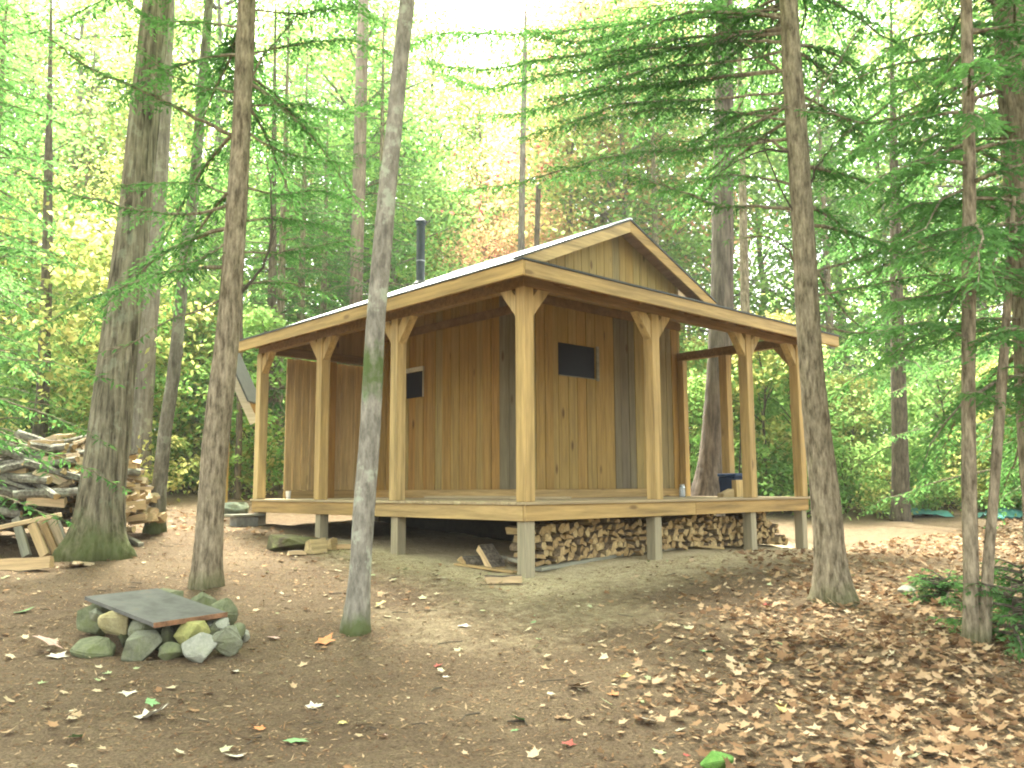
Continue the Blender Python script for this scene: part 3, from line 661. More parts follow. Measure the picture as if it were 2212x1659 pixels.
def shade_canopy(h0, H, R, ncl, mat):  # unseen crown above the frame, added to shade and green-tint the foreground
    def f(rng, base, axis):
        mb, V_, t_ = decid(int(rng.integers(1, 999)), H-h0+2, 1.5, R, ncl, 150, .17); V_ = V_+axis(h0)-np.array([0, 0, 1.5])
        q = proj(V_.reshape(-1, 4, 3)[:, 0]+base); ok = (q[:, 1] < -60) | (q[:, 2] < .5); V_ = V_.reshape(-1, 4, 3)[ok].reshape(-1, 3); return MB(), V_, t_.reshape(-1, 4)[ok].ravel()
    f.mat = mat; return f
near_tree('ridged', 'oak_tree', 'thick leaning tree with deeply ridged bark beside the heap of firewood',
 [(205, 1195, 100), (226, 1020, 88), (246, 850, 80), (265, 690, 74), (287, 500, 66), (312, 250, 60), (340, 0, 56)], (10.7, 11.3), M['bark_oak'], 16, .6, 2, n=64, rough=.012, ridge=.028, crown=shade_canopy(9.0, 15.5, 6.5, 150, M['lime']))
near_tree('hemA', 'hemlock_tree', 'straight hemlock with brown bark and long bare limbs, between the firewood heap and the porch',
 [(443, 1258, 58), (455, 1100, 56), (466, 950, 55), (490, 740, 50), (505, 550, 45), (520, 300, 40), (533, 0, 36)], 8.85, M['bark_hem'], 11, .3, 3,
 branches=[([(500, 292), (400, 242), (300, 192), (200, 150), (120, 95), (55, 30)], -1.4, .022, .8), ([(506, 440), (420, 462), (330, 458), (240, 440), (130, 408), (60, 375), (-10, 345)], -1.2, .018, .8),
  ([(495, 655), (540, 612), (572, 565), (588, 500), (585, 410), (578, 345)], .1, .02, 0), ([(490, 640), (440, 668), (370, 690), (280, 742), (200, 765)], -.5, .013, .15),
  ([(527, 190), (565, 130), (610, 75), (655, 15)], .4, .018, .5), ([(525, 160), (585, 215), (640, 262), (705, 282)], .2, .014, .6), ([(520, 275), (600, 325), (690, 345), (760, 350)], .6, .015, .9),
  ([(505, 545), (600, 545), (690, 530), (760, 520)], .9, .014, .9), ([(497, 620), (590, 608), (680, 625), (720, 640)], .8, .013, .6), ([(512, 430), (440, 400), (360, 395), (250, 400)], -.8, .012, .9),
  ([(520, 200), (440, 190), (350, 150), (260, 60)], -1.0, .014, .9), ([(530, 60), (450, 50), (330, 40), (250, -20)], .5, .014, 1), ([(500, 520), (430, 560), (370, 575)], -.6, .012, .7), ([(528, 120), (640, 95), (760, 88), (860, 125)], 1.2, .014, 1.1), ([(524, 230), (640, 225), (740, 240), (830, 215)], 1.5, .014, 1.1), ([(515, 400), (600, 420), (690, 410), (760, 440)], 1.5, .013, 1.1), ([(510, 480), (600, 470), (680, 480), (740, 500)], 1., .012, 1.1), ([(531, 20), (640, 30), (740, 20), (830, 50)], 1., .012, 1.1)],
 crown=hem(3.2, 11, 2.5, 110, 1.1, xr=(-900, 830), back=True))
near_tree('maple', 'young_maple', 'slim grey tree with mossy patches standing in front of the porch',
 [(768, 1352, 54), (778, 1230, 46), (786, 1100, 46), (798, 950, 44), (806, 800, 44), (813, 680, 41), (825, 550, 41), (838, 400, 38), (850, 290, 36), (862, 160, 34), (880, 0, 32)], 7.4,
 bark('young_maple_bark', (.13, .12, .095), (.31, .29, .235), 12, 4, moss=.9, mossz=.28, lichen=.75, bmp=.5, patch=(2.25, .45)), 10.5, .3, 4, rough=.02, ridge=.01, crown=shade_canopy(6.8, 11.5, 4.6, 85, M['lime']))
def hem_right(rng, base, axis): return hem(2.8, 11.5, 2.7, 150, 1.1, xr=(1060, 3200), back=True)(rng, base, axis)
near_tree('hemB', 'hemlock_tree', 'tall hemlock with many dead limbs standing at the right end of the porch',
 [(1803, 1300, 78), (1793, 1200, 64), (1783, 1080, 60), (1766, 930, 56), (1754, 800, 52), (1745, 680, 49), (1735, 500, 47), (1722, 300, 44), (1711, 150, 41), (1703, 0, 38)], 8.7, M['bark_hem'], 11.5, .35, 5,
 branches=[([(1690, 92), (1600, 88), (1500, 98), (1380, 108), (1300, 125)], .9, .018, .9), ([(1695, 158), (1640, 118), (1580, 70), (1530, 15)], .3, .016, .5), ([(1694, 155), (1560, 168), (1450, 185), (1330, 190)], 1.2, .016, .9),
  ([(1698, 232), (1640, 262), (1560, 300), (1490, 325), (1400, 310)], .5, .017, .3), ([(1703, 325), (1650, 300), (1600, 297), (1500, 305), (1380, 300)], -.2, .017, .8), ([(1708, 330), (1650, 325), (1590, 350), (1540, 385)], -.3, .014, .0),
  ([(1712, 452), (1620, 446), (1540, 440), (1470, 412), (1380, 385), (1280, 368), (1200, 385)], -.2, .019, .85), ([(1718, 565), (1690, 530), (1640, 510), (1570, 520)], -.2, .013, .1),
  ([(1738, 430), (1762, 370), (1795, 318), (1808, 285)], -.2, .014, 0), ([(1728, 250), (1775, 190), (1820, 120), (1855, 60), (1880, -20)], .2, .015, .4), ([(1735, 210), (1800, 240), (1880, 300), (1960, 320)], .4, .014, .8),
  ([(1750, 560), (1790, 630), (1840, 690), (1905, 745)], .3, .015, .5), ([(1752, 640), (1850, 622), (1960, 600), (2060, 590)], -.8, .014, 1), ([(1746, 590), (1850, 560), (1960, 520), (2080, 500)], .5, .014, 1),
  ([(1735, 500), (1660, 350), (1655, 280)], -.1, .011, 0), ([(1690, 40), (1600, 20), (1480, 10), (1340, 20)], .5, .016, 1), ([(1704, 260), (1560, 240), (1430, 235), (1270, 262)], .9, .014, 1.0),
  ([(1690, 70), (1500, 95), (1330, 140), (1180, 165), (1050, 190), (960, 160)], 2.6, .018, 1.5), ([(1688, 30), (1480, 40), (1280, 60), (1100, 75), (960, 70), (890, 100)], 2.6, .018, 1.5), ([(1695, 150), (1480, 175), (1300, 200), (1150, 240), (1060, 250)], 2.4, .016, 1.4),
  ([(1692, 62), (1500, 80), (1330, 110), (1180, 128), (1040, 150), (920, 135)], 2.2, .02, 1.), ([(1700, 20), (1520, 30), (1350, 70), (1230, 90), (1130, 60)], 1.5, .016, 1.1),
  ([(1706, 300), (1500, 322), (1330, 335), (1200, 372), (1090, 400), (980, 415)], 2.0, .018, .9), ([(1699, 200), (1520, 215), (1350, 225), (1220, 270), (1120, 300)], 1.6, .016, 1.1), ([(1699, 110), (1560, 135), (1400, 150), (1270, 200), (1170, 215)], 1.2, .016, 1.1),
  ([(1715, 400), (1620, 380), (1520, 385), (1420, 420)], .8, .014, .8), ([(1752, 700), (1880, 720), (2000, 700), (2090, 720)], -1.0, .014, 1)],
 crown=hem_right)
hem_right.mat = M['hemlock']
def hem_edge(rng, base, axis): return hem(1.9, 11, 2.9, 110, 1.1, xr=(1720, 3300), mat=None)(rng, base, axis)
hem_edge.mat = M['hemlock_light']
near_tree('hemC', 'hemlock_tree', 'broad dark hemlock cut by the right edge of the picture',
 [(2275, 1235, 105), (2255, 1000, 94), (2240, 700, 92), (2226, 480, 90), (2206, 200, 88), (2190, 0, 84)], 8.2, M['bark_hem'], 12, .35, 6,
 branches=[([(2160, 198), (2050, 225), (1950, 252), (1870, 266), (1790, 245), (1720, 236), (1640, 212)], -.4, .021, .35), ([(2175, 300), (2080, 302), (1980, 306), (1880, 320), (1780, 328)], -.5, .015, .5),
  ([(2140, 195), (2100, 130), (2060, 65), (2010, -10)], -.4, .018, .5), ([(2210, 690), (2120, 690), (2020, 715), (1920, 770)], -1.2, .016, 1.2), ([(2200, 640), (2110, 620), (2000, 640), (1930, 650)], -1.6, .016, 1.2),
  ([(2190, 420), (2100, 430), (2000, 470), (1920, 540)], -1., .016, 1), ([(2190, 90), (2090, 110), (1990, 160), (1880, 190)], -1., .016, 1), ([(2215, 830), (2150, 850), (2090, 890)], -1.2, .012, 1)],
 crown=hem_edge)
near_tree('poleA', 'hemlock_tree', 'slender pole-like hemlock in the leaf litter at the right, taller of a close pair',
 [(2098, 1385, 36), (2098, 1250, 31), (2094, 1050, 30), (2092, 800, 28), (2093, 550, 28), (2094, 380, 26), (2091, 200, 24), (2087, 0, 22)], 6.9, M['bark_hem'], 7.5, .2, 7, n=14,
 branches=[([(2092, 740), (2030, 700), (1960, 700), (1880, 720)], -.6, .01, 1), ([(2093, 640), (2150, 600), (2230, 620)], -.3, .01, 1), ([(2092, 560), (2020, 540), (1950, 560)], -.5, .01, 1)],
 crown=hem(2.3, 7.5, 1.6, 45, 1.2, xr=(1800, 3000), mat=M['hemlock_light']))
near_tree('poleB', 'sapling', 'thin bent sapling touching the foot of the slender hemlock pole',
 [(2126, 1405, 28), (2136, 1200, 22), (2148, 1050, 20), (2160, 880, 22), (2172, 720, 18), (2182, 560, 13)], 6.85, M['bark_hem'], 3.6, .15, 8, n=12,
 branches=[([(2165, 800), (2200, 790), (2260, 810)], -.3, .008, 1), ([(2160, 880), (2120, 850), (2080, 850)], -.3, .008, .9), ([(2178, 640), (2130, 600), (2080, 600)], -.2, .008, .9)])
near_tree('behind', 'oak_tree', 'big grey tree with flared roots standing just behind the open end of the porch',
 [(1530, 1150, 125), (1533, 1060, 82), (1540, 1000, 66), (1548, 920, 58), (1553, 800, 52), (1560, 600, 48), (1562, 400, 44), (1565, 100, 38), (1566, 0, 36)], 17.2, bark('dark_grey_bark', (.06, .05, .04), (.2, .17, .135), 8, 1., bmp=1.2), 19, .3, 9, n=20, crown=shade_canopy(13, 19, 4.5, 90, M['green']))
near_tree('snag', 'hemlock_tree', 'narrow brown trunk just right of the big grey tree behind the porch',
 [(1612, 1080, 24), (1610, 700, 21), (1606, 500, 18), (1602, 300, 15), (1598, 160, 11)], 21, M['bark_hem'], 13, .3, 10, n=10)
near_tree('greyL', 'oak_tree', 'grey trunk in the gap just right of the leaning ridged tree',
 [(302, 1048, 46), (306, 950, 42), (313, 820, 40), (322, 680, 38), (338, 500, 34), (352, 300, 28), (362, 100, 24)], 17.5, M['bark_grey'], 15, .4, 12, n=14)
near_tree('thinL', 'maple_tree', 'thin curving grey tree with a mossy foot left of the straight hemlock',
 [(333, 1150, 34), (345, 1040, 30), (357, 930, 29), (376, 800, 27), (396, 600, 25), (424, 350, 22), (440, 150, 20), (452, 0, 18)], 12.2, bark('thin_maple_bark', (.1, .09, .07), (.27, .25, .2), 12, 3, moss=.9, mossz=.6, lichen=.4), 13, .4, 13, n=12)
near_tree('darkL', 'tree', 'dark short-limbed trunk behind the firewood heap at the far left', [(80, 1030, 34), (86, 930, 30), (93, 830, 27), (100, 640, 23), (104, 400, 18)], 19, M['bark_dark'], 12, .3, 14, n=10)
near_tree('pinkB', 'maple_tree', 'pale tree rising behind the roof left of the stovepipe', [(766, 1060, 34), (768, 800, 30), (770, 620, 28), (774, 450, 28), (779, 250, 27), (784, 50, 25)], 24, M['bark_pink'], 18, .3, 15, n=12)
near_tree('darkM', 'hemlock_tree', 'dark narrow trunk behind the left end of the roof', [(578, 1040, 26), (583, 800, 23), (588, 620, 19), (590, 450, 14)], 21, M['bark_dark'], 13, .3, 16, n=10)
near_tree('tallG', 'maple_tree', 'slim grey tree rising behind the roof ridge left of the gable', [(1122, 1000, 18), (1125, 700, 16), (1126, 520, 15), (1129, 330, 13), (1133, 150, 11)], 27, M['bark_grey'], 17, .3, 17, n=9)
near_tree('snagG', 'dead_tree', 'short dead snag with a broken top beside the slim grey tree behind the ridge', [(1152, 1000, 16), (1156, 700, 13), (1159, 540, 12), (1163, 400, 11)], 26, M['bark_dark'], None, .3, 18, n=9, cat='dead tree')
near_tree('farR', 'hemlock_tree', 'dark trunk at the edge of the bright thicket right of the porch', [(1945, 1128, 38), (1945, 1020, 35), (1942, 880, 32), (1938, 700, 28), (1934, 500, 23)], 20, M['bark_dark'], 13, .3, 19, n=12,
 branches=[([(1940, 960), (1900, 975), (1850, 1010)], .3, .02, 0)], crown=hem(3.2, 13, 2.6, 40, .8))
near_tree('backL', 'tree', 'thin dark trunk in the gap between the straight hemlock and the porch', [(512, 1055, 14), (516, 960, 14), (518, 860, 13), (520, 700, 10)], 18, M['bark_dark'], 9, .3, 20, n=9)

# ------------------------------------------------------------------ woodland behind: prototypes, then copies
def proto_decid(seed, *a):
    mb, V_, t_ = decid(seed, *a); tm = np_mesh('trunk', np.concatenate(mb.V), np.concatenate(mb.F), None, True); cm = np_mesh('crown', V_, quadF(len(V_)//4), t_)
    tm.materials.append(None); cm.materials.append(None); return tm, cm
def proto_hem(seed, H, h0, Lmax, nb, fine):
    rng = np.random.default_rng(seed); mb, V_, t_ = hemlock_crown(rng, None, lambda h: np.array([0, 0, h]), h0, H, Lmax, nb, fine, None, .05, .55)
    mb.tube(np.stack([np.zeros(8), np.zeros(8), np.linspace(-.2, H, 8)], 1), np.linspace(H*.012, .02, 8), 9)
    tm = np_mesh('trunk', np.concatenate(mb.V), np.concatenate(mb.F), None, True); cm = np_mesh('crown', V_, quadF(len(V_)//4), t_)
    tm.materials.append(None); cm.materials.append(None); return tm, cm
PD = [proto_decid(31, 19, 4.0, 3.6, 120, 105, .19), proto_decid(32, 15, 2.6, 3.0, 105, 105, .17), proto_decid(33, 22, 6, 3.9, 130, 105, .2)]
PS = [proto_decid(41, 4.2, .7, 1.15, 55, 60, .13), proto_decid(42, 3.2, .4, 1.0, 48, 60, .12), proto_decid(43, 5.4, 1.2, 1.4, 60, 60, .14)]
PB = [proto_decid(51, 1.5, .12, .75, 26, 36, .10), proto_decid(52, 1.05, .05, .65, 22, 36, .09)]
PH = [proto_hem(61, 17, 1.6, 3.2, 130, .62), proto_hem(62, 12, 1.0, 2.7, 100, .62), proto_hem(63, 5, .5, 1.5, 55, .75)]
RW = np.random.default_rng(77)
def plant(pr, x, y, s, trunkm, crownm, name, label, cat, group, crown='crown', trunk='trunk', rz=None, z=None):
    r = thing(name, label, cat, (x, y, gz(x, y) if z is None else z), RW.uniform(0, 6.283) if rz is None else rz, group); r.scale = (s, s, s*RW.uniform(.9, 1.1))
    for nm, me_, mt in ((trunk, pr[0], trunkm), (crown, pr[1], crownm)):
        o = bpy.data.objects.new(nm, me_); COL.objects.link(o); o.parent = r; o.material_slots[0].link = 'OBJECT'; o.material_slots[0].material = mt
    return r
def X_at(px, Y): return at(px, 1050, Y)[0]
# big leafy trees: (px, distance, kind, colour, size)
for px, Y, k, c, s in [(-120, 36, 2, 'lime', 1), (-20, 34, 0, 'yellow', 1), (60, 42, 1, 'lime', 1.2), (130, 33, 2, 'lime', 1), (215, 38, 0, 'yellow', 1.1), (300, 31, 1, 'yellow', 1), (370, 40, 2, 'lime', 1.1), (450, 30, 0, 'lime', 1), (540, 36, 1, 'yellow', 1.1), (-90, 22, 1, 'green', 1),
                       (620, 42, 2, 'lime', 1.1), (700, 33, 1, 'green', 1), (800, 44, 0, 'lime', 1.05), (885, 52, 1, 'lime', 1), (1085, 46, 1, 'orange', .9), (1180, 36, 0, 'orange', .85), (1255, 42, 1, 'yellow', 1.15), (1320, 32, 0, 'orange', 1.1), (40, 24, 1, 'yellow', .6), (260, 23, 1, 'yellow', .55), (410, 22, 1, 'lime', .55),
                       (1400, 35, 1, 'yellow', 1.1), (1480, 42, 2, 'lime', 1.2), (1570, 33, 0, 'lime', 1), (1660, 38, 1, 'lime', 1.2), (1750, 35, 2, 'lime', 1), (1840, 40, 0, 'lime', 1.2), (1940, 35, 1, 'lime', 1.1), (2040, 41, 2, 'lime', 1.2), (2140, 35, 0, 'yellow', 1.1), (2260, 37, 1, 'lime', 1.2), (2380, 34, 2, 'lime', 1),
                       (1000, 50, 1, 'lime', 1.05), (930, 42, 0, 'lime', 1.1), (1045, 56, 2, 'lime', 1.), (975, 38, 1, 'orange', .62), (1060, 30, 0, 'orange', .5), (1160, 29, 1, 'orange', .6), (1280, 31, 0, 'orange', .55), (1200, 33, 1, 'yellow', .65), (1040, 42, 2, 'yellow', .9), (760, 38, 0, 'yellow', 1.1), (860, 36, 1, 'lime', 1), (1140, 50, 2, 'lime', 1.1), (930, 70, 0, 'yellow', 1), (905, 44, 0, 'lime', 1.), (1120, 38, 1, 'orange', .8), (1060, 40, 0, 'orange', .7), (845, 31, 1, 'lime', 1.05), (745, 29, 0, 'green', 1), (1235, 31, 1, 'yellow', 1.0), (1290, 36, 0, 'lime', 1.2), (1370, 30, 0, 'lime', 1),  (1060, 66, 0, 'lime', .95)]:
    cn = {'lime': 'yellow-green', 'yellow': 'yellowing', 'green': 'full green', 'orange': 'orange-tinged'}[c]
    side = 'left of the cabin' if px < 520 else 'behind the cabin roof' if px < 1700 else 'right of the cabin'
    plant(PD[k], X_at(px, Y), Y, s, M['bark_grey'], M[c], 'broadleaf_tree', f'{cn} broadleaf tree in the bright woods {side}', 'tree', f'{cn} trees {side}')
for px, Y, k, s in [(-60, 17, 1, 1), (-330, 9.5, 1, 1.), (-170, 13, 1, 1), (595, 21.5, 1, 1.05), (690, 25, 1, 1.1), (815, 24, 1, 1.15), (640, 23, 0, .8), (1430, 27, 0, 1), (1810, 31, 0, 1), (2230, 17, 1, 1.1), (2330, 14, 1, 1.), (150, 30, 0, .9), (480, 26, 1, .9)]:
    side = 'left of the cabin' if px < 520 else 'behind the cabin' if px < 1700 else 'right of the porch'
    plant(PH[k], X_at(px, Y), Y, s, M['bark_hem'], M['hemlock'], 'hemlock_tree', f'feathery dark green hemlock {side}', 'tree', f'hemlocks {side}')
# understorey
n_ = 0
for i in range(64):
    px = [RW.uniform(-120, 560), RW.uniform(1440, 2330), RW.uniform(1440, 2330)][i % 3]; Y = RW.uniform(18, 30) if px < 600 else RW.uniform(20.5, 31)
    c = ['lime', 'lime', 'yellow', 'green', 'lime', 'yellow'][RW.integers(0, 6)]; cn = {'lime': 'yellow-green', 'yellow': 'yellow', 'green': 'green'}[c]
    side = 'left of the cabin' if px < 600 else 'right of the porch'
    if px > 600 and c == 'green': c, cn = 'lime', 'yellow-green'
    plant(PS[RW.integers(0, 3)], X_at(px, Y), Y, RW.uniform(.7, 1.15), M['bark_dark'], M[c], 'sapling', f'{cn} leafy sapling in the thicket {side}', 'sapling', f'{cn} saplings {side}', 'foliage', 'stem')
for i in range(110):
    px = [RW.uniform(-120, 560), RW.uniform(1440, 2330), RW.uniform(1440, 2330)][i % 3]; Y = RW.uniform(16.5, 24) if px < 600 else RW.uniform(20.5, 27)
    c = ['lime', 'lime', 'yellow'][RW.integers(0, 3)]; cn = {'lime': 'yellow-green', 'yellow': 'yellow', 'green': 'green'}[c]
    side = 'left of the cabin' if px < 600 else 'right of the porch'
    plant(PB[RW.integers(0, 2)], X_at(px, Y), Y, RW.uniform(.7, 1.3), M['bark_dark'], M[c], 'bush', f'low {cn} bush at the foot of the thicket {side}', 'bush', f'low {cn} bushes {side}', 'foliage', 'stem')
# the far woods: one leafy mass
def far_woods():
    rng = np.random.default_rng(9); n_ = 26000; px = rng.uniform(-500, 2700, n_); Y = rng.uniform(45, 85, n_); X = (px-CX)/FPX*Y
    h = rng.beta(1.1, 1.7, n_)*17; cl = np.sin(X*.55+1)*np.cos(Y*.3)+np.sin(X*.21+2); h = h*np.clip(.75+.22*cl, .3, 1.2)
    gapw = np.exp(-((px-1010)/130)**2); h = h*(1-.55*gapw)
    P = np.stack([X, Y, gz(X, Y)+h], 1); d = unit(rng.normal(0, 1, (n_, 3))*np.array([1, 1, .5])); nn = unit(rng.normal(0, .8, (n_, 3))+np.array([0, -.3, .8]))
    V_, t_ = kites(P, d, nn, rng.uniform(.5, 1.1, n_), rng.uniform(.35, .8, n_), np.clip(.5+.2*cl+rng.normal(0, .15, n_), 0, 1))
    tag(crown_obj(V_, t_, M['lime'], None, 'far_woods'), 'pale mass of far leafy woods between the nearer trunks', 'woods', kind='stuff')
far_woods()
# thin scattering volume added to veil the distance and lift the blacks
q = MB(); q.box(-110, 110, -27, 125, -6, 48); m = bpy.data.materials.new('veil_haze'); m.use_nodes = True; nt = m.node_tree; nt.nodes.clear()
out = nt.nodes.new('ShaderNodeOutputMaterial'); pv_ = nt.nodes.new('ShaderNodeVolumePrincipled'); pv_.inputs['Color'].default_value = (.95, .96, .9, 1); pv_.inputs['Density'].default_value = .001; pv_.inputs['Anisotropy'].default_value = .2
nt.links.new(pv_.outputs[0], out.inputs['Volume']); tag(q.build('added_haze', m), kind='stuff')
#__PART3__
# ------------------------------------------------------------------ firewood
def log_mesh(name, kind, rng, L=.42, r=.07):
    """a split or round piece lying along x, resting on z=0; slot 0 = split wood, slot 1 = bark"""
    if kind == 'round': a = np.linspace(0, 2*math.pi, 9)[:-1]; P = np.stack([np.cos(a), np.sin(a)], 1)*r*rng.uniform(.85, 1.1, (8, 1)); bk = [1]*8
    elif kind == 'quarter': P = np.array([(0, 0), (1.25, .05), (1.05, .62), (.62, 1.05), (.05, 1.2)])*r*1.25; bk = [0, 1, 1, 1, 0]
    elif kind == 'half': P = np.array([(-1.1, 0), (1.1, 0), (.95, .55), (.35, .95), (-.4, .95), (-.98, .5)])*r; bk = [0, 1, 1, 1, 1, 1]
    elif kind == 'slab': P = np.array([(-1.1, -.3), (1.1, -.35), (1.05, .35), (-1.0, .4)])*r; bk = [0, 0, 1, 0]
    else: P = np.array([(-.8, -.7), (.9, -.6), (.7, .8), (-.3, 1.0)])*r; bk = [0, 0, 1, 0]
    P = P+rng.normal(0, .06*r, P.shape); n = len(P); V_ = []; ks = np.linspace(-.5, .5, 5)
    ph = rng.uniform(0, 6)
    for k in ks:
        s = 1+.06*math.sin(k*7+ph); off = np.array([.03*r*math.sin(k*9+ph), .05*r*math.cos(k*5+ph)])
        for p in P: V_.append((k*L+(rng.normal(0, .01) if abs(k) == .5 else 0), *(p*s+off+rng.normal(0, .025*r, 2))))
    bm = bmesh.new(); vs_ = [bm.verts.new(v) for v in V_]
    for i in range(4):
        for j in range(n):
            f = bm.faces.new((vs_[i*n+j], vs_[(i+1)*n+j], vs_[(i+1)*n+(j+1) % n], vs_[i*n+(j+1) % n])); f.material_index = bk[j]
    bm.faces.new(vs_[:n]); bm.faces.new(list(reversed(vs_[4*n:])))
    bmesh.ops.recalc_face_normals(bm, faces=bm.faces); mn = min(v.co.z for v in bm.verts); cx_ = sum(v.co.y for v in bm.verts)/len(bm.verts)
    for v in bm.verts: v.co.z -= mn; v.co.y -= cx_
    me = bpy.data.meshes.new(name); bm.to_mesh(me); bm.free()
    a_ = me.attributes.new('tint', 'FLOAT', 'POINT'); a_.data.foreach_set('value', np.full(len(me.vertices), rng.random(), np.float32)); return me
RL = np.random.default_rng(21)
def log_set(mat, barkm, kinds, n, L, r, seed):
    rg = np.random.default_rng(seed); out = []
    for i in range(n):
        me = log_mesh('firewood', kinds[i % len(kinds)], rg, L*rg.uniform(.9, 1.08), r*rg.uniform(.8, 1.2)); me.materials.append(mat); me.materials.append(barkm); out.append(me)
    return out
M['stackbark'] = bark('stack_bark', (.1, .075, .045), (.3, .23, .14), 14, 14, bmp=.5)
TAN = log_set(M['tan'], M['stackbark'], ['quarter', 'half', 'wedge', 'round', 'slab'], 12, .40, .058, 1)
FRE = log_set(M['fresh'], M['logbark'], ['quarter', 'wedge', 'slab', 'wedge'], 9, .42, .066, 2)
GRY = log_set(M['tan'], M['greybark'], ['round'], 6, .85, .05, 3)
def put(me, name, loc, rot, label, cat='firewood', group=None, s=1.):
    o = link(name, me); o.location = loc; o.rotation_euler = rot; o.scale = (s, s, s); return tag(o, label, cat, group)
def uvz(u, v, z=None):
    p = uv2(u, v); return np.array([p[0], p[1], gz(p[0], p[1]) if z is None else z])
# the long stack under the right-hand side of the porch: piece ends face outwards
angU = math.atan2(UD[1], UD[0])
for v in np.arange(.40, 6.0, .104):
    g = gz(*uv2(.47, v)); top = EYE-.40-.04*math.sin(v*3)
    if v > 5.15: top = g+.06+(6.1-v)*.56
    z = g+.03
    j = 0
    while z < top-.05 and j < 8:
        bay = 'right of the corner post' if v < 2.2 else 'between second and third posts' if v < 4.45 else 'at its sloping right end'
        me = TAN[RL.integers(0, len(TAN))]; p = uv2(.45+RL.normal(0, .025), v+RL.normal(0, .012)+(.055 if j % 2 else 0))
        put(me, 'stacked_log', (p[0], p[1], z), (RL.uniform(-.5, .5), RL.normal(0, .03), angU+RL.normal(0, .07)), f'split log in the stack under the porch, {bay}', 'stacked log', f'stacked logs under the porch, {bay}')
        z += .086*RL.uniform(.9, 1.1); j += 1
# runners and planks lying in front of the stack
def plank(name, a, b, wd, th, mat, label, up=(0, 0, 1), cat='plank'):
    a = np.array(a, float); b = np.array(b, float); c = (a+b)/2; L_ = np.linalg.norm(b-a); q = MB(); n_ = 4
    q.box(-L_/2, L_/2, -wd/2, wd/2, -th/2, th/2, float(RL.random())); o = q.build(name, mat, None, bevel=.004)
    d = Vector(b-a).normalized(); s_ = Vector(up).cross(d).normalized(); u_ = d.cross(s_)
    o.matrix_world = Matrix.Translation(Vector(c)) @ Matrix((d, s_, u_)).transposed().to_4x4(); return tag(o, label, cat)
def gp(x, y, dz=0): p = on_ground(x, y); p[2] += dz; return p
plank('plank', gp(1168, 1212, .05), gp(1352, 1186, .05), .15, .05, M['grey'], 'weathered grey plank lying closest against the stacked firewood')
plank('plank', gp(1162, 1236, .03), gp(1395, 1194, .04), .12, .04, M['grey'], 'long grey plank on the ground in front of the stack, right of the corner post')
plank('plank', gp(1425, 1192, .03), gp(1530, 1180, .03), .13, .04, M['grey'], 'grey plank lying between the second and third support posts')
plank('stick', gp(1470, 1184, .05), gp(1565, 1192, .05), .035, .03, M['tan'], 'thin pale stick across the sawdust near the third support post', cat='stick')
plank('plank', gp(985, 1222, .02), gp(1112, 1240, .02), .09, .025, M['tan'], 'thin board half buried in sawdust left of the corner post')
plank('stick', gp(1085, 1212, .05), gp(1122, 1236, .12), .05, .04, M['grey'], 'grey stick leaning on the foot of the corner post', cat='stick')
def chunk(px, py, kind, L, r, rot, label, mat='fresh', dz=0, seed=0, name='firewood', cat='firewood'):
    me = log_mesh('firewood', kind, np.random.default_rng(seed), L, r); me.materials.append(M[mat]); me.materials.append(M['logbark']); p = gp(px, py, dz)
    return put(me, name, p, rot, label, cat)
chunk(1087, 1259, 'slab', .40, .085, (0, 0, .0), 'short pale yellow block lying in the sawdust just left of the corner post', seed=3)
chunk(1025, 1218, 'half', .34, .09, (.3, 0, .5), 'dark split chunk in the shade under the porch edge', 'tan', seed=4)
chunk(1058, 1222, 'slab', .36, .1, (0, .75, -.9), 'pale split slab propped on a darker chunk under the porch edge', dz=.06, seed=5)
chunk(640, 1200, 'slab', .2, .07, (0, 0, .4), 'pale flat offcut beside the orange block left of the porch', seed=6)
chunk(682, 1195, 'wedge', .26, .10, (0, 0, 1.0), 'squared orange-brown block in front of the second support post', 'tan', seed=7)
chunk(712, 1188, 'quarter', .24, .095, (0, 0, 1.4), 'reddish-brown split chunk right of the squared orange block', 'tan', seed=8)
chunk(745, 1186, 'slab', .34, .09, (0, 0, .05), 'pale board offcut lying just left of the mossy grey tree', seed=9)
chunk(672, 1170, 'slab', .26, .06, (.2, .3, .3), 'pale split stick on the low dirt mound left of the porch', seed=10)
